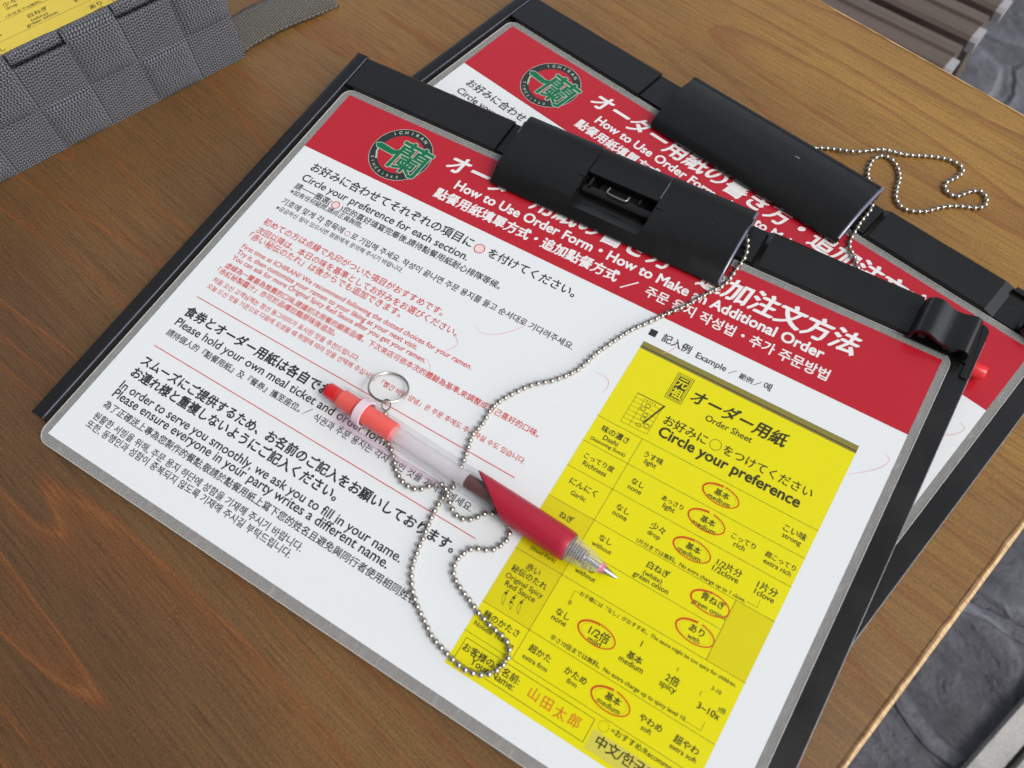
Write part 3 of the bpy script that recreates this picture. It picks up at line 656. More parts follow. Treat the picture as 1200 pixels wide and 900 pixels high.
FORM_MESH = {}
def make_form(parent, x0, y0, scale, z, filled, name='example_form'):
    """the yellow order form; children share its own millimetre frame"""
    W_, H_ = 92.4, 149.0
    def g(key, build, mt):
        if key not in FORM_MESH: FORM_MESH[key] = build()
        return FORM_MESH[key], mt
    me, mt = g('paper', lambda: finish(flat_bm([(0, -H_), (W_, -H_), (W_, -3.6), (0, -3.6)], 0), 'example_form', False), YEL)
    fo = link_obj(name, me, mt, parent)
    fo.location = (x0 * MM, y0 * MM, z * MM); fo.scale = (scale, scale, 1)
    def ch(nm, key, build, mt):
        me, mt = g(key, build, mt); return link_obj(nm, me, mt, fo)
    def b_strip():
        bm = flat_bm([(0, -3.6), (W_, -3.6), (W_, 0), (0, 0)], 0.01); return finish(bm, 'gum_strip', False)
    ch('gum_strip', 'strip', b_strip, OLV)
    ch('strip_line', 'sline', lambda: finish(line_bm([(0, -2.55), (W_, -2.55)], 0.55, 0.03), 'strip_line', False), OLVD)
    for k, q in enumerate(([(0, -124), (19.9, -124), (19.9, -77), (0, -77)], [(77.7, -100.9), (W_, -100.9), (W_, -77), (77.7, -77)])):
        ch('shaded_cell', 'shade%d' % k, lambda: finish(flat_bm(q, 0.015), 'shaded_cell', False), YELD)
    ch('language_patch', 'patch', lambda: finish(flat_bm([(55.6, -147.5), (84, -147.5), (84, -140.6), (55.6, -140.6)], 0.015), 'language_patch', False), GREYP)
    def b_text():
        L = Lettering()
        for e in FORM_TEXT:
            if e[5] == 'form': L.add(e[0], e[1], e[2], e[3], e[4], 0.05, e[6] if len(e) > 6 else None)
        def ln(a, b, w=0.16): L.merge(line_bm([a, b], w, 0.04))
        for y in (-38.8, -50.8, -62.8, -76.95, -100.9, -123.9, -135.8): ln((0, y), (W_, y))
        ln((0, -76.95), (19.9, -76.95)); ln((19.9, -89), (77.7, -89)); ln((0, -89), (19.9, -89)); ln((19.9, -38.8), (19.9, -135.8)); ln((77.7, -76.95), (77.7, -100.9))
        for a, b in (((2.1, -137.8), (54.4, -137.8)), ((54.4, -137.8), (54.4, -146.2)), ((54.4, -146.2), (2.1, -146.2)), ((2.1, -146.2), (2.1, -137.8))): ln(a, b, 0.2)
        for a, b in (((28.6, -103.4), (26.9, -103.6)), ((26.9, -103.6), (27.0, -107.1)), ((81.2, -75.5), (85.1, -75.5)), ((85.1, -75.5), (84.9, -72.6)), ((80.9, -122.4), (86.3, -122.4)), ((86.3, -122.4), (86.3, -119.2))): ln(a, b, 0.13)
        L.merge(ring_bm(45.4, -26.9, 2.15, 2.35, 0.04))                                      # big printed circle in the heading
        for k in range(14): L.merge(line_bm(ellipse_pts(58, -138.2, 1.8, 1.8, n=2, a0=k * 360 / 14, a1=k * 360 / 14 + 14), 0.18, 0.04))
        for cx, cy in ((56.1, -44.4), (56.0, -56.2), (56.2, -68.6), (70.4, -94.6), (41.2, -113.0), (56.1, -129.9)):
            for k in range(30): L.merge(line_bm(ellipse_pts(cx, cy, 5.9, 3.1, n=1, a0=k * 12, a1=k * 12 + 5), 0.11, 0.04))
        # stamp with two light characters
        for o_ in (0.0, 0.7):
            q = rrect(19 + o_, -18.4 + o_, 26 - o_, -5.9 - o_, (0, 0, 0, 0)); 
            for a, b in zip(q, q[1:] + q[:1]): ln(a, b, 0.22)
        L.merge(flat_bm([(20.2, -17.2), (24.8, -17.2), (24.8, -7.1), (20.2, -7.1)], 0.035))
        # little sketch of the form with a pencil
        sk = lambda x, y: (9.0 + x * 11.5 + 0.8 * (0 - y) * 0, -22.2 - y * 14.2)
        for k in range(8): ln(sk(0, k / 7), sk(1, k / 7), 0.35 if k == 0 else 0.13)
        ln(sk(0, 0), sk(0, 1), 0.13); ln(sk(1, 0), sk(1, 1), 0.13); ln(sk(.32, .14), sk(.32, 1), 0.13)
        for cx, cy in ((.55, .22), (.45, .36), (.62, .5), (.62, .64), (.6, .86), (.85, .78)): L.merge(line_bm(ellipse_pts(sk(cx, cy)[0], sk(cx, cy)[1], 1.1, 0.75, n=14), 0.2, 0.045))
        for k in range(5): ln(sk(.3 + k * .1, .06), sk(.36 + k * .1, .10), 0.25)
        # three chilli peppers
        for cx in (6.6, 9.9, 13.1):
            for s_ in (1, -1):
                pts = [(cx - .8 + (0.75 * s_ * math.sin(math.pi * t)) * (1 - .35 * t) + 1.3 * t * t, -117.3 - 4.2 * t) for t in [k / 8 for k in range(9)]]
                L.merge(line_bm(pts, 0.15, 0.045))
            L.merge(flat_bm([(cx - 1.5, -117.4), (cx - .1, -117.6), (cx - .2, -116.8), (cx - .8, -116.6)], 0.046)); L.merge(line_bm([(cx - .8, -116.8), (cx - .6, -116.1), (cx - .1, -115.9)], 0.3, 0.046))
        for k in range(4): ln((9.2 + .45 * math.cos(k * .8), -119 + .45 * math.sin(k * .8)), (9.2 - .45 * math.cos(k * .8), -119 - .45 * math.sin(k * .8)), 0.3)
        return L.mesh('form_lettering')
    ch('form_lettering', 'text', b_text, INKY)
    def b_stamp():
        return Lettering().place('元', 22.5, -9.7, 4.6, 0, 'bold', 0.055).place('祖', 22.5, -14.6, 4.6, 0, 'bold', 0.055).mesh('stamp_characters')
    ch('stamp_characters', 'stamp', b_stamp, YEL)
    ch('pencil_drawing', 'pencil', lambda: finish(line_bm([(21.0, -21.9), (17.0, -33.0)], 0.75, 0.05), 'pencil_drawing', False), OLVD)
    if filled:
        for k, (cx, cy) in enumerate(((56.1, -44.4), (56.0, -56.2), (56.2, -68.6), (70.4, -82.7), (70.4, -94.6), (41.2, -113.0), (56.1, -129.9))):
            def b_ring():
                rnd = random.Random(k + 3); tl = rnd.uniform(-1, 3); q = []
                pts = ellipse_pts(cx, cy, 7.15, 3.75, tl, 72, 95, 95 + rnd.uniform(345, 362), 0.022); nn = len(pts)
                bm = bmesh.new(); L_, R2 = [], []
                for i in range(nn):
                    a = Vector(pts[max(i - 1, 0)]); c = Vector(pts[min(i + 1, nn - 1)]); d = (c - a).normalized(); s_ = Vector((-d.y, d.x)) * (0.22 + 0.17 * max(0, math.cos(math.pi * (i / nn) * 1.15)))
                    p = Vector(pts[i]); z = 0.06 + 0.0006 * i; L_.append(bm.verts.new((*(p + s_), z))); R2.append(bm.verts.new((*(p - s_), z)))
                for i in range(nn - 1): bm.faces.new((R2[i], R2[i + 1], L_[i + 1], L_[i]))
                return finish(bm, 'pen_circle', False)
            ch('pen_circle', 'ring%d' % k, b_ring, PENR)
        def b_name():
            L = Lettering()
            for e in FORM_TEXT:
                if e[5] == 'name':
                    wd = (e[2] - e[1]) / 4
                    for k, chh in enumerate(e[0]): L.place(chh, e[1] + wd * (k + .5), -141.9 + (.35, -.1, -.3, 0.1)[k], 4.7, (-.03, .02, .05, -.02)[k], 'hand', 0.06)
            return L.mesh('written_name')
        ch('written_name', 'name', b_name, NAMEI)
    return fo

sheetA = make_sheet('white and red laminated instruction sheet on the front clipboard, a red pen lying on it', FRONT)
def copy_tree(o, parent=None):
    c = o.copy(); COL.objects.link(c)
    if parent is not None: c.parent = parent; c.matrix_parent_inverse = o.matrix_parent_inverse.copy()
    for k in o.children: copy_tree(k, c)
    return c
sheetB = copy_tree(sheetA); sheetB.matrix_world = REAR
sheetB['label'] = 'white and red laminated instruction sheet on the rear clipboard, mostly covered'

# ------------------------------------------------------------------ clipboards
PB = plastic_black(); PBG = plastic_black('gloss_black_plastic', 0.22); WIRE = mat('grey_wire', (0.25, 0.25, 0.26), 0.35, 0.5, 0.6)
RIMHL = mat('rim_highlight', (0.20, 0.205, 0.24), 0.35, 0.5); GLINT = mat('bevel_glint', (0.13, 0.14, 0.20), 0.2, 0.7)  # pale bluish colours that paint sky highlights onto the black edges
TICK = mat('engraved_tick', (0.004, 0.004, 0.005), 0.6)
def make_board(label, matrix, rear):
    r = thing('clipboard', label, 'clipboard', 'black clipboards lying on the table', matrix)
    bm = prism_bm(rrect(-11.9, -206.3, 308.6, 23.6, (4, 4, 5, 4)), -1.9, -0.28); bevel(bm, 0.75, 2); link_obj('base_plate', finish(bm, 'base_plate'), PB, r)
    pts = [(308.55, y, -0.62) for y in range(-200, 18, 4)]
    link_obj('rim_highlight', finish(tube_bm(pts, 0.36, 6), 'rim_highlight'), RIMHL, r)  # thin pale tube: painted highlight along the right rim
    # raised ruler rail on the left
    prof = [(-12.3, -2.0), (-12.6, 0.9), (-11.8, 1.9), (-10.6, 2.2), (-6.3, 2.2), (-5.5, 1.7), (-5.2, 0.8), (-5.2, -2.0)]
    bm = profile_bm(prof, -206.6, 23.9, 'y'); bevel(bm, 0.6, 2, 60); rail = link_obj('ruler_rail', finish(bm, 'ruler_rail'), PB, r)
    link_obj('edge_highlight', finish(tube_bm([(-5.62, y, 1.82) for y in range(-205, 24, 4)], 0.24, 6), 'edge_highlight'), GLINT, rail)  # bluish line painting the sky's gleam on the rail's inner bevel
    bm = bmesh.new()
    for k in range(44):
        y = -202 + 5 * k; l = 3.6 if k % 2 == 0 else 2.0; flat_bm([(-6.6 - l, y - .14), (-6.6, y - .14), (-6.6, y + .14), (-6.6 - l, y + .14)], 2.225, bm)
    link_obj('ruler_tick', finish(bm, 'ruler_tick', False), TICK, rail)
    # top bar, interrupted by the clip
    xl = 82.5; xe = 281.0 if not rear else 272.0
    for a, b in ((-4.6, xl), (212.2, xe)):
        bm = bmesh.new(); prof = [(3.7, -0.25), (3.7, 1.5), (4.2, 1.95), (22.6, 1.95), (23.6, 1.2), (23.7, -0.25)]
        if a > 0:
            n0 = len(prof); A = [bm.verts.new((a + (3.0 if z > 1 else 0.0), y, z)) for y, z in prof]; B = [bm.verts.new((b, y, z)) for y, z in prof]
            bm.faces.new(A); bm.faces.new(B[::-1])
            for i in range(n0): bm.faces.new((A[i], B[i], B[(i + 1) % n0], A[(i + 1) % n0]))
        else: profile_bm(prof, a, b, 'x', bm)
        bevel(bm, 0.25, 2, 50); link_obj('top_bar', finish(bm, 'top_bar'), PB, r)
    bm = box_bm(xl + .4, 5, -0.26, 212, 22.5, 0.55); bevel(bm, 0.2); link_obj('hinge_plate', finish(bm, 'hinge_plate'), PBG, r)
    # the spring clip
    if not rear:
        x0, x1 = 91.0, 205.4
        top = [(24.4, 8.2), (23.6, 9.5), (22.6, 9.95), (19.6, 10.05), (18.9, 9.75), (12, 9.55), (5, 9.0), (-1, 8.0), (-6, 6.6), (-10, 4.9), (-12.3, 3.3), (-13.3, 1.9)]
    else:
        x0, x1 = 100.3, 206.8
        top = [(26.6, 7.4), (25.9, 8.6), (24.6, 8.9), (24.2, 8.65), (23.6, 8.65), (23.2, 8.95), (17, 9.2), (10, 9.2), (8.2, 9.0), (2, 7.4), (-4, 5.4), (-7.2, 3.9), (-8.6, 2.2)]
    prof = top + [(top[-1][0] + .3, 0.75), (0, 0.75), (18, 0.75), (top[0][0] - .4, 0.75)]
    bm = profile_bm(prof, x0, x1)
    ed = [e for e in bm.edges if abs(e.verts[0].co.x - e.verts[1].co.x) < 1e-6 and e.calc_length() > 0.2]
    bmesh.ops.bevel(bm, geom=ed, offset=1.3, segments=2, profile=0.5, affect='EDGES', clamp_overlap=True)
    me = finish(bm, 'clip', True, 28); clip = link_obj('clip', me, PB, r)
    if not rear:
        cut = bpy.data.objects.new('cutter', finish(prism_bm(rrect(130.3, -9.6, 165.5, 40, (4.2, 4.2, 0, 0)), 1.9, 20), 'cutter', False)); COL.objects.link(cut); cut.parent = r
        md = clip.modifiers.new('b', 'BOOLEAN'); md.object = cut; md.operation = 'DIFFERENCE'; md.solver = 'EXACT'
        bpy.context.view_layer.update(); dg = bpy.context.evaluated_depsgraph_get()
        nm = bpy.data.meshes.new_from_object(clip.evaluated_get(dg)); clip.modifiers.clear(); clip.data = nm; nm.name = 'clip'
        nm.shade_smooth(); nm.set_sharp_from_angle(angle=math.radians(28)); bpy.data.objects.remove(cut)
        # flap in the upper half of the window, tray, cross bars and the wire hook
        fp = [(24.1, 8.0), (23.3, 9.2), (22.4, 9.6), (19.6, 9.7), (18.9, 9.4), (12, 9.25), (8.7, 9.0), (8.7, 7.6), (18, 7.9), (23, 7.6)]
        bm = profile_bm(fp, 130.75, 165.05); bevel(bm, 0.2, 2, 50); link_obj('latch_flap', finish(bm, 'latch_flap', True, 28), PB, clip)
        bm = profile_bm([(-9.4, 4.3), (-8.6, 4.6), (-3.4, 3.1), (-3.0, 2.0), (-9.4, 2.0)], 130.5, 165.3)
        link_obj('window_lip', finish(bm, 'window_lip', True, 28), PB, clip)
        bm = profile_bm([(0.6, 2.0), (0.9, 5.0), (2.2, 5.6), (4.4, 5.6), (5.0, 4.8), (5.0, 2.0)], 131.2, 164.8)
        box_bm(133.4, 3.0, 5.5, 134.4, 8.4, 7.4, bm); box_bm(138, 5.2, 3, 157, 8.5, 4.6, bm); box_bm(157.5, 4.6, 5.4, 158.3, 7.4, 6.8, bm)
        box_bm(130.4, -9.5, 1.7, 165.4, 24, 1.95, bm)
        bevel(bm, 0.2, 1, 60); link_obj('latch_bar', finish(bm, 'latch_bar', True, 28), PBG, clip)
        pts = spline([(142.6, 6.9, 6.3), (142.5, 4.6, 6.7), (143.3, 3.5, 6.8), (147.5, 3.2, 6.8), (151.6, 3.3, 6.8), (152.5, 4.3, 6.7), (152.5, 6.6, 6.3)], 0.6)
        link_obj('wire_hook', finish(tube_bm(pts, 0.45, 8), 'wire_hook'), WIRE, clip)
        link_obj('flap_highlight', finish(tube_bm([(165.45, 22.3, 9.62), (165.45, 19.4, 9.72), (165.45, 10, 9.25)], 0.28, 6), 'flap_highlight'), GLINT, clip)  # painted glint down the right side of the flap
        for x in (127.6, 166.0): link_obj('hinge_pin', finish(box_bm(x, 5.0, 8.75, x + 3.0, 6.4, 9.42), 'hinge_pin', False), PBG, clip)
    else:
        link_obj('clip_slot', finish(box_bm(166.5, 14.6, 9.0, 169, 15.3, 9.26), 'clip_slot', False), WIRE, clip)
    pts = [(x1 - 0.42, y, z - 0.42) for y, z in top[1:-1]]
    link_obj('edge_highlight', finish(tube_bm(pts, 0.62 if not rear else 0.8, 8), 'edge_highlight'), GLINT, clip)  # sky reflection on the clip's right end, put in as a bluish tube
    # pen holder at the right-hand end
    if not rear:
        outer = [(281.2, 1.6), (281.3, 5.4), (282.2, 7.8), (284.0, 9.4), (286.4, 9.8), (288.8, 9.1), (291.2, 7.6), (293.4, 6.6), (296, 6.6), (299.0, 7.7), (301.4, 8.4), (303.0, 7.9), (304.0, 6.2), (304.4, 2.0)]
        inner = [(303.0, 2.0), (302.7, 5.6), (301.6, 6.8), (299.2, 6.1), (296.2, 5.1), (293.0, 5.1), (290.4, 6.2), (288.2, 7.6), (286.2, 8.2), (284.6, 7.9), (283.2, 6.8), (282.6, 5.0), (282.5, 1.6)]
        hold = link_obj('pen_holder', finish(profile_bm(outer + inner, 2.2, 19.6, 'y'), 'pen_holder', True, 50), PBG, r)
        bm = lathe_bm([(0, 0.6), (0.0, 2.6), (14.5, 2.6), (14.5, 0.6)], 20, None, Matrix.Translation((297.0, 3.6, 2.9)) @ Matrix.Rotation(math.pi / 2, 4, 'Z'))
        lathe_bm([(0, 0.5), (0, 1.5), (15.5, 1.5), (15.5, 0.5)], 14, bm, Matrix.Translation((285.5, 3.0, 5.0)) @ Matrix.Rotation(math.pi / 2, 4, 'Z'))
        link_obj('holder_roller', finish(bm, 'holder_roller'), PBG, hold)
        bm = box_bm(280.6, 2.6, -0.27, 305.6, 22.4, 0.7); bevel(bm, 0.3); link_obj('holder_base', finish(bm, 'holder_base'), PB, hold)
        bm = prism_bm(rrect(305.2, -4.2, 308.5, 22.9, (0.5, 0.8, 3.2, 0.5)), -0.27, 0.75); bevel(bm, 0.3); link_obj('side_rim', finish(bm, 'side_rim'), PB, hold)
    else:
        bm = profile_bm([(272.1, 1.8), (272.1, -0.2), (279, -0.2), (277.0, 0.1)], 3.9, 23.2, 'y'); hold = link_obj('pen_holder', finish(bm, 'pen_holder', False), PBG, r)
        bm = box_bm(277.0, 4.0, -0.26, 306, 20.6, 0.35); box_bm(277, 20.7, -0.26, 306, 23.4, 1.9, bm); bevel(bm, 0.25); link_obj('holder_base', finish(bm, 'holder_base'), PB, hold)
        link_obj('holder_slot', finish(box_bm(279.5, 12.6, 0.36, 287.0, 13.4, 0.39), 'holder_slot', False), TICK, hold)
        bm = bmesh.new()
        for x, z, rr_, a, b in ((292, 3.2, 3.4, 3, 10), (292, 3.4, 2.2, 10, 13), (292, 3.2, 3.3, 13.2, 19.8), (299, 3.6, 3.2, 1, 21.5), (287.6, 1.7, 1.2, 4.5, 8.5), (304, 5.6, 2.2, 2, 19)):
            lathe_bm([(a, rr_ * .7), (a + .4, rr_), (b - .4, rr_), (b, rr_ * .7)], 18, bm, Matrix.Translation((x, 0, z)) @ Matrix.Rotation(math.pi / 2, 4, 'Z'))
        link_obj('holder_roller', finish(bm, 'holder_roller'), PBG, hold)
    return r
make_board('front black clipboard with an open latch window in its clip and a curved pen holder', FRONT, False)
make_board('rear black clipboard with a plain closed clip, partly under the front one', REAR, True)

# ------------------------------------------------------------------ ball-point pens
PRED = mat('red_grip_rubber', (0.50, 0.016, 0.045), 0.42, 0.45); n = N(PRED)
g = n.noise(n.coord('Object'), 900, 3, 0.6); s2 = n.noise(n.coord('Object', (40, 400, 400)), 1.0, 4, 0.7)
n.bump(g, 0.08, 0.0003); n.col(n.ramp(s2, [(0.3, (0.37, 0.010, 0.030)), (0.7, (0.44, 0.014, 0.038))])); PRED.node_tree.nodes['Principled BSDF'].inputs['Coat Weight'].default_value = 0.15
RCAP = mat('red_plunger', (0.72, 0.02, 0.025), 0.22, 0.5); RINN = mat('red_insert', (0.85, 0.11, 0.085), 0.3, 0.5)
CLR = clear_mat('clear_plastic', (0.985, 0.975, 0.985), 0.035, 0.02); NOSE = clear_mat('clear_nose', (0.97, 0.965, 0.975), 0.08, 0.16)
PNKW = mat('pinkish_collar', (0.80, 0.62, 0.68), 0.3); MILK = clear_mat('milky_tube', (0.97, 0.96, 0.96), 0.10, 0.36, (0.90, 0.88, 0.88))
INK = mat('dark_ink', (0.10, 0.035, 0.028), 0.3); CLIPC = clear_mat('pink_tinted_plastic', (0.96, 0.90, 0.94), 0.05, 0.06, (0.8, 0.6, 0.7))
STEEL = mat('bright_steel', (0.50, 0.465, 0.405), 0.27, 0.5, 1.0); TIPM = mat('tip_steel', (0.55, 0.54, 0.53), 0.25, 0.5, 1.0); PRING = mat('pink_ring', (0.72, 0.18, 0.30), 0.35)
def make_pen(label, a, b, base, roll):
    """pen from plunger end a to tip b (mm in the sheet frame base)"""
    A, B = Vector(a), Vector(b); d = (B - A).normalized(); zc = Vector((0, 0, 1)); y = zc.cross(d).normalized(); z = d.cross(y)
    Lg = (B - A).length
    M_ = Matrix(((d.x, y.x, z.x, A.x * MM), (d.y, y.y, z.y, A.y * MM), (d.z, y.z, z.z, A.z * MM), (0, 0, 0, 1)))
    root = thing('ballpoint_pen', label, 'pen', 'red ballpoint pens of the clipboards', base @ M_ @ Matrix.Rotation(roll, 4, 'X'))
    def part(nm, bm, mt, par=root, ang=35): return link_obj(nm, finish(bm, nm, True, ang), mt, par)
    part('plunger', lathe_bm([(0, 0.4), (0.05, 2.2), (0.5, 3.0), (1.2, 3.3), (7, 3.3), (9, 3.2)], 28), RCAP)
    part('insert', lathe_bm([(7.0, 3.2), (8, 4.0), (15, 4.1), (15.2, 3.7), (18, 3.7), (18.2, 4.1), (34, 4.1), (35, 3.9)], 28), RINN)
    barrel = part('barrel', lathe_bm([(6.4, 4.3), (6.8, 4.9), (9, 5.15), (30, 5.25), (78, 5.35), (86, 5.35)], 36, cap=False), CLR)
    part('collar', lathe_bm([(17.6, 5.0), (17.6, 5.75), (21.2, 5.8), (21.2, 5.0), (17.6, 5.0)], 36, cap=False), PNKW)
    part('refill', lathe_bm([(34.6, 2.9), (35.5, 3.1), (64, 3.1), (70.5, 3.1)], 24), MILK)
    part('ink_column', lathe_bm([(70.6, 1.4), (70.9, 2.9), (96, 2.7), (118, 2.0)], 20), INK)
    # pocket clip at the side of the barrel
    bm = profile_bm([(13, -5.2), (13, -8.4), (15, -9.3), (45, -8.9), (62, -7.7), (63.5, -6.6), (62.5, -6.4), (45, -7.3), (22, -7.5), (20, -5.2)], -2.1, 2.1, 'y')
    for v in bm.verts: v.co = Vector((v.co.x, v.co.z, v.co.y))
    bevel(bm, 0.4, 2, 50); part('pocket_clip', bm, CLIPC)
    # grip with a slanted start
    bm = bmesh.new(); rings = []; SG = 40
    for s_, rr in ((0, 5.55), (0.01, 5.75), (0.04, 5.85), (0.3, 5.95), (0.62, 6.0), (0.90, 5.95), (0.985, 5.8), (1.0, 5.5)):
        ring = []
        for k in range(SG):
            an = 2 * math.pi * k / SG; cy, cz = math.cos(an), math.sin(an); st = 81.0 + 9.0 * (-cy) ; x = st + (117.2 - st) * s_
            ring.append(bm.verts.new((x, rr * cy, rr * cz)))
        rings.append(ring)
    for p, q in zip(rings, rings[1:]):
        for k in range(SG): bm.faces.new((p[k], p[(k + 1) % SG], q[(k + 1) % SG], q[k]))
    part('grip', bm, PRED)
    prof = [(116.9, 5.2)]
    for k in range(7): prof += [(117.6 + k * 1.0, 5.15 - k * .14), (118.1 + k * 1.0, 4.8 - k * .14)]
    prof += [(125, 4.1), (129, 2.8), (131, 2.0)]
    part('nose_cone', lathe_bm(prof, 32, cap=False), NOSE, ang=20)
    part('cartridge', lathe_bm([(112, 2.2), (124, 2.1), (124.2, 1.5), (131, 1.3)], 20), TIPM)
    sp = [(116 + t * 0.1, 2.8 * math.cos(t * .75), 2.8 * math.sin(t * .75)) for t in range(0, 84)]
    part('spring', tube_bm(sp, 0.28, 5), STEEL)
    part('tip_ring', lathe_bm([(130.2, 1.6), (130.2, 2.15), (131.8, 1.95), (131.8, 1.4)], 24), PRING)
    part('tip', lathe_bm([(131.6, 1.75), (136.3, 0.75), (136.8, 0.5), (Lg, 0.3)], 20), TIPM)
    return root, base @ M_
PEN_A = (91.7, -136.75, 5.6); PEN_B = (228.9, -144.2, 6.1)
pen, pm = make_pen('red pen with clear barrel and key ring lying across the front sheet', PEN_A, PEN_B, FRONT, 0.0)
def rel(me_pts): return me_pts
# key ring and its eyelet on the front pen
bm = bmesh.new(); rp = []
CRG = Vector((112.9, -123.4, 5.0)); e1 = Vector((0.995, -0.09, 0.02)).normalized(); nrm = Vector((0.05, 0.34, 0.94)).normalized(); e2 = nrm.cross(e1).normalized()
for k in range(150):
    t = 2 * math.pi * k / 72; p = CRG + (e1 * math.cos(t) + e2 * math.sin(t)) * 8.0 + nrm * (0.5 * k / 72 - .5); rp.append(p)
tube_bm(rp, 0.42, 7, False, bm)
ko = link_obj('key_ring', finish(bm, 'key_ring'), STEEL, pen); ko.matrix_parent_inverse = (FRONT.inverted() @ pen.matrix_world).inverted()
pts = [Vector((117.2 + 1.9 * math.cos(t), -130.6 + 1.9 * math.sin(t), 6.4 + 1.2 * math.sin(t))) for t in [2 * math.pi * k / 24 for k in range(24)]]
ke = link_obj('eyelet', finish(tube_bm(pts, 0.35, 6, True), 'eyelet'), STEEL, pen); ke.matrix_parent_inverse = ko.matrix_parent_inverse.copy()
pen2, _ = make_pen('red pen squeezed between the clipboards, only its rounded red end showing', (288.2, -26.6, 5.0), (154.5, -55.2, 5.2), REAR, math.radians(90))

# ------------------------------------------------------------------ ball chains
def ball_chain(label, pts, base, pitch=2.9, r=1.2):
    bm = bmesh.new(); P = spline(pts, pitch)
    for p in P:
        bmesh.ops.create_uvsphere(bm, u_segments=16, v_segments=10, radius=r, matrix=Matrix.Translation(p))
    tube_bm(P, 0.32, 6, False, bm)
    o = link_obj('ball_chain', finish(bm, 'ball_chain', True, 80), STEEL); o.matrix_world = base
    return tag(o, label, 'chain', 'steel ball chains tying the pens to the clipboards')
CHAIN = [(205.2, 14.1), (208.1, 8.5), (209, 3.2), (208.4, -0.5), (208, -7.3), (207, -11.9), (204.1, -16.8), (200.7, -23.2), (198, -28.3), (193.1, -35.4), (188, -43.4), (183.3, -50.8), (177, -65.9), (173.9, -76.8), (168.2, -85.3), (163, -90.2), (159.2, -95), (154.4, -103.6), (152.8, -109.6), (153.2, -116.6), (152.4, -122.7), (154.4, -129.8), (155.7, -135.3), (156.6, -140.9), (157.7, -144.5), (156.7, -149.3), (156.6, -152.3), (156.6, -154.7), (157.1, -157.8), (157.6, -160.5), (158.1, -163.3), (159, -166.4), (159.4, -169.4), (160.1, -172.3), (160.8, -175.4), (161.7, -178.1), (163.2, -180.9), (165, -183.2), (166.8, -185.3), (169, -187.2), (171.5, -189), (174.1, -190.6), (176.8, -192.1), (179.6, -193.7), (182, -195.1), (184.9, -196), (187.9, -196.7), (190.6, -197.3), (193.9, -197.9), (196.7, -198.3), (199.6, -198.3), (202.6, -197.5), (205.2, -196.3), (207.1, -194.5), (208.3, -192.2), (209.2, -189.4), (209.2, -186.7), (208, -184.3), (205.4, -182.4), (202.5, -181.7), (199.9, -181.4), (197, -180.9), (194.3, -180.1), (191.1, -179.3), (188.3, -178.1), (185.4, -177), (182.6, -176), (179.8, -174.8), (177.6, -173.5), (175.7, -171.5), (174.7, -168.8), (174.9, -166), (175.7, -163.3), (177.3, -160.8), (179.7, -159.5), (182.2, -158.5), (184.3, -157), (185.5, -154.9), (186.4, -152), (186.2, -149.5), (185.1, -147.1), (183.1, -145.9), (180.3, -145), (177.5, -145.4), (175.1, -146.1), (173.4, -147.9), (171.8, -150.4), (169.8, -152.3), (167.3, -153.3), (164.7, -153.2), (162.2, -152.1), (160.4, -150.6), (158.1, -148.8), (156.2, -147), (154.3, -146.2), (152.1, -146.6), (150.2, -148), (148.7, -149.7), (147.1, -151.8), (144.9, -152.8), (142.4, -153.1), (139.8, -152.8), (137, -151.6), (134.5, -150.1), (133.1, -148.7), (131, -146.6), (128.3, -144.3), (126.1, -142.8), (123.7, -142.2), (121.3, -142)]
def zfix(i, p): return (p[0], p[1], 1.3)
front_pts = [(202.0, 16.0, 4.0), (205.6, 13.8, 3.6), (208.3, 8.5, 3.2), (209.0, 3.2, 2.2)] + [(x, y, 1.3 + (1.9 if k in (90, 91, 92, 93, 94) else 0)) for k, (x, y) in enumerate(CHAIN) if k > 2]
front_pts += [(119.6, -139.2, 1.3), (117.9, -134.4, 1.8), (117.3, -131.6, 4.4)]
ball_chain('steel ball chain looping over the front sheet beneath the red pen', front_pts, FRONT)
RCT = [(168.6, 36.4), (175.2, 41), (184, 44.5), (192.2, 53.6), (201, 59.6), (210.5, 66.6), (217.4, 70.3), (223.3, 70.9), (226.6, 68.2), (226.2, 62.7), (224.5, 58.1), (225.5, 54.1), (229, 52.5), (232.4, 53.5), (234.9, 59.1), (238.3, 63.1), (241.9, 62), (244.2, 58), (242.4, 53.4), (234.7, 48.1), (230, 42.6), (226.3, 36.3), (221.3, 32.2), (216.5, 31.2), (212.1, 34), (209.2, 39.6), (206.8, 45.7), (202.3, 50.8), (197.6, 53), (193.6, 52), (191.7, 47.7), (192.8, 41.6), (195.9, 36)]
rear_pts = [(164, 30, 1.6)] + [(x, y, 1.25 + (2.0 if k in (2, 3) else 0)) for k, (x, y) in enumerate(RCT)] + [(203, 26.5, 5.2), (207.6, 18, 5.2), (208.1, 10.4, 4.2), (208.4, 7.5, 4.0), (209.1, 4.2, 4.4), (209.7, -0.1, 3.7), (211.4, -5.0, 3.7), (214.0, -7.3, 3.7), (216.6, -9.1, 3.7), (220.9, -13.0, 3.7), (226, -19, 3.7), (233, -30, 3.7)]
ball_chain('steel ball chain with a loop on the bare wood beside the rear clip', rear_pts, Matrix.Identity(4))

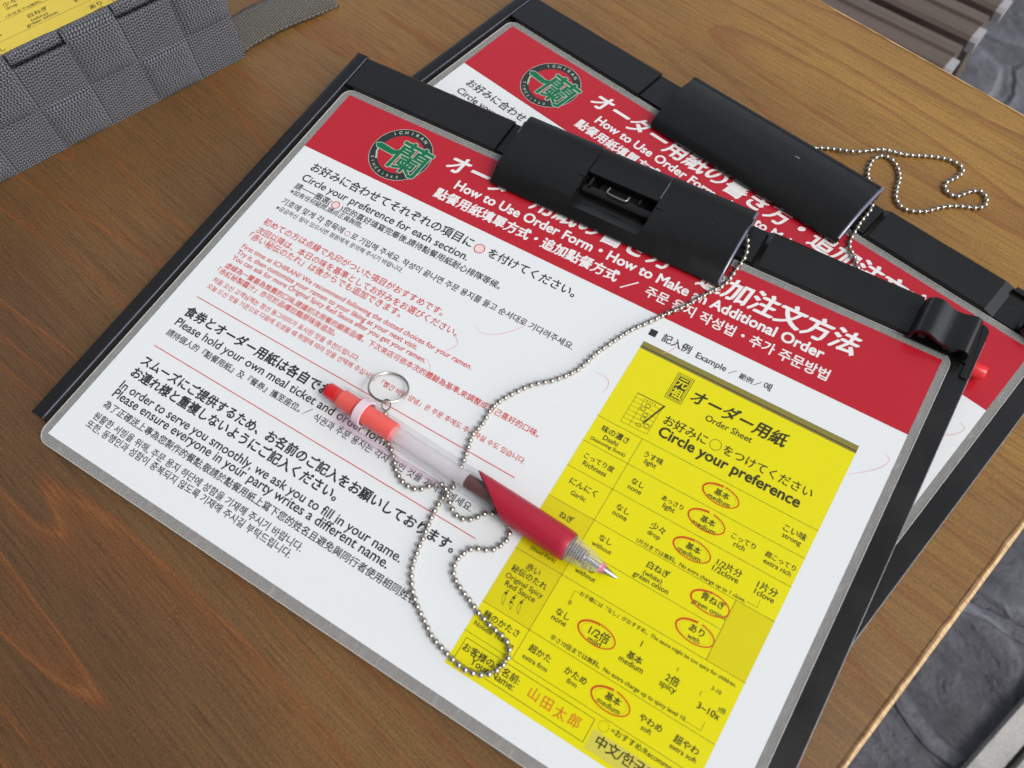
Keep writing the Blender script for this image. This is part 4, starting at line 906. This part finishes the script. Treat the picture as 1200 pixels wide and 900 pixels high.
# ------------------------------------------------------------------ woven basket with order sheets
WEB = webbing_mat('grey_webbing', (0.012, 0.012, 0.015), (0.225, 0.23, 0.258)); WEBD = webbing_mat('brown_grey_webbing', (0.022, 0.019, 0.014), (0.22, 0.20, 0.165))
u_ = Vector((0.164, 0.9865, 0)).normalized(); nn_ = Vector((u_.y, -u_.x, 0)); B0 = Vector((-115.4, -246.3, 0))
BASK = Matrix(((u_.x, nn_.x, 0, B0.x * MM), (u_.y, nn_.y, 0, B0.y * MM), (0, 0, 1, 0), (0, 0, 0, 1)))   # local x along the wall, y outwards (mirrored frame avoided below)
BASK = Matrix(((u_.x, -nn_.x, 0, B0.x * MM), (u_.y, -nn_.y, 0, B0.y * MM), (0, 0, 1, 0), (0, 0, 0, 1)))  # local y points into the basket
basket = thing('woven_basket', 'open basket woven from wide grey webbing straps, holding yellow order sheets', 'basket', None, BASK)
def pad(bm, uvl, o, ex, ey, w_, h_, thick, nrm_, rot, puff=0.9, seed=0):
    """one cushion-like visible piece of strap: a grid bulging outwards, with edges turned in; UV in mm"""
    rnd = random.Random(seed); NX, NY = 12, 12; grid = []
    for j in range(NY + 1):
        row = []
        for i in range(NX + 1):
            a, b = i / NX, j / NY; k = (1 - abs(2 * a - 1) ** 6) * (1 - abs(2 * b - 1) ** 6)
            p = o + ex * (0.45 + a * (w_ - 0.9)) + ey * (0.2 + b * (h_ - 0.4)) + nrm_ * (thick * k + puff * 4 * a * (1 - a) * b * (1 - b) * .5 + rnd.uniform(-.12, .12))
            p = p + ex * rnd.uniform(-.15, .15); row.append((bm.verts.new(p), (a * w_, b * h_)))
        grid.append(row)
    for j in range(NY):
        for i in range(NX):
            q = (grid[j][i], grid[j][i + 1], grid[j + 1][i + 1], grid[j + 1][i]); f = bm.faces.new([t[0] for t in q])
            for lp, t in zip(f.loops, q): lp[uvl].uv = (t[1][0], t[1][1]) if not rot else (t[1][1] + 37, t[1][0])
def wall(o, ex, nrm_, cols, start, seed):
    bm = bmesh.new(); uvl = bm.loops.layers.uv.new('UVMap'); ez = Vector((0, 0, 1)); x = start
    for c in range(cols):
        w_ = 25.6; over = (c % 2 == 0)
        pad(bm, uvl, o + ex * x + ez * 0.2, ex, ez, w_, 26.2, 2.6 if not over else 0.2, nrm_, not over, 0.9, seed + c)
        if over:    # upright strap: goes up and folds over the rim
            pad(bm, uvl, o + ex * x + ez * 26.0, ex, ez, w_, 28.2, 2.7, nrm_, True, 0.9, seed + 50 + c)
            pad(bm, uvl, o + ex * x + ez * 54.0 + nrm_ * 0.3, ex, -nrm_, w_, 6.0, 1.5, ez, True, 0.3, seed + 90 + c)
        else:
            pad(bm, uvl, o + ex * x + ez * 26.3, ex, ez, w_, 22.4, 0.2, nrm_, False, 0.9, seed + 50 + c)
            pad(bm, uvl, o + ex * x + ez * 50.2 - nrm_ * 2.6, ex, ez, w_, 4.8, 1.2, nrm_, False, 0.2, seed + 70 + c)
            pad(bm, uvl, o + ex * x + ez * 54.6 - nrm_ * 2.0, ex, -nrm_, w_, 4.0, 0.8, ez, False, 0.2, seed + 90 + c)
        x += w_
    L = cols * 25.6
    # inner lining of the wall
    p = [o + ex * start, o + ex * (start + L)]; q0 = -nrm_ * 6.0; q1 = -nrm_ * 0.4
    vs = [bm.verts.new(a) for a in (p[0] + q1, p[1] + q1, p[1] + q1 + ez * 50, p[0] + q1 + ez * 50)]; f = bm.faces.new(vs)
    for lp, t in zip(f.loops, ((0, 0), (L, 0), (L, 50), (0, 50))): lp[uvl].uv = t
    vs = [bm.verts.new(a) for a in (p[1] + q0, p[0] + q0, p[0] + q0 + ez * 54.5, p[1] + q0 + ez * 54.5)]; f = bm.faces.new(vs)
    for lp, t in zip(f.loops, ((0, 0), (L, 0), (L, 54), (0, 54))): lp[uvl].uv = t
    me = bpy.data.meshes.new('woven_wall')
    for v in bm.verts: v.co *= MM
    bm.to_mesh(me); bm.free(); me.shade_smooth(); me.set_sharp_from_angle(angle=math.radians(70)); return me
X = Vector((1, 0, 0)); Y = Vector((0, 1, 0)); NCOL = 9; XS = 139.5 - NCOL * 25.6; DC = 8
FW = Vector((0, 0, 0))
link_obj('woven_wall', wall(FW, X, -Y, NCOL, XS, 1), WEB, basket)
link_obj('woven_wall', wall(Vector((0, DC * 25.6, 0)), X, Y, NCOL, XS, 200), WEB, basket)
link_obj('woven_wall', wall(Vector((139.5, 0, 0)), Y, X, DC, 0, 400), WEB, basket)
link_obj('woven_wall', wall(Vector((XS, 0, 0)), Y, -X, DC, 0, 600), WEB, basket)
link_obj('basket_floor', finish(box_bm(XS + 1, 1, 0.3, 138.5, DC * 25.6 - 1, 2.2), 'basket_floor', False), WEB, basket)
# strap end lying on the table from the basket's corner
bm = bmesh.new(); uvl = bm.loops.layers.uv.new('UVMap'); g_ = []; rnd = random.Random(4)
for i in range(31):
    row = []
    for j in range(9):
        a, b = i / 30, j / 8; p = Vector((139.0 + a * 60.5 + 1.2 * (b - .5), 2.6 + b * 26.5 + 0.8 * math.sin(a * 5) + (rnd.uniform(-.25, .25) if j in (0, 8) else 0), 2.6 + 0.9 * math.sin(a * 4.2) + 0.4 * math.sin(b * 3.1)))
        if i == 30: p.x += rnd.uniform(-1, .6)
        row.append((bm.verts.new(p), (a * 60, b * 26)))
    g_.append(row)
for i in range(30):
    for j in range(8):
        q = (g_[i][j], g_[i + 1][j], g_[i + 1][j + 1], g_[i][j + 1]); f = bm.faces.new([t[0] for t in q])
        for lp, t in zip(f.loops, q): lp[uvl].uv = t[1]
me = bpy.data.meshes.new('strap')
for v in bm.verts: v.co *= MM
bm.to_mesh(me); bm.free(); me.shade_smooth()
st = link_obj('strap', me, WEBD, basket); so_ = st.modifiers.new('thick', 'SOLIDIFY'); so_.thickness = 1.6 * MM; so_.offset = -1
# sheets
S_ = 1.26; PO = Vector((-194.0, -173.4, 10.0)) - (u_ * (44.7 * S_)) + (-nn_) * (-82.7 * S_)
yv = -nn_
SM = Matrix(((u_.x, yv.x, 0, 0), (u_.y, yv.y, 0, 0), (0, 0, 1, 0), (0, 0, 0, 1)))
org = Vector((-194.0, -173.4, 10.0)) - u_ * (44.7 * S_) - yv * (-82.7 * S_)
SM = Matrix.Translation(org * MM) @ SM
stack = thing('order_sheet_pad', 'thick pad of yellow printed order sheets lying inside the woven basket', 'paper pad', None, SM)
PADM = mat('yellow_sheet_edges', (0.78, 0.62, 0.10), 0.75)
YREAL = mat('yellow_order_paper', (0.80, 0.62, 0.10), 0.75, 0.25)
link_obj('sheet_pile', finish(box_bm(0, -149 * S_ + 2, -7.4, 92.4 * S_, 0, -0.05), 'sheet_pile', False), PADM, stack)
fo = make_form(stack, 0, 0, S_, 0.0, False, 'top_sheet')
fo.data = fo.data.copy(); fo.data.materials.clear(); fo.data.materials.append(YREAL)
for k in list(fo.children):
    if k.name.startswith('shaded_cell') or k.name.startswith('language_patch'): bpy.data.objects.remove(k)
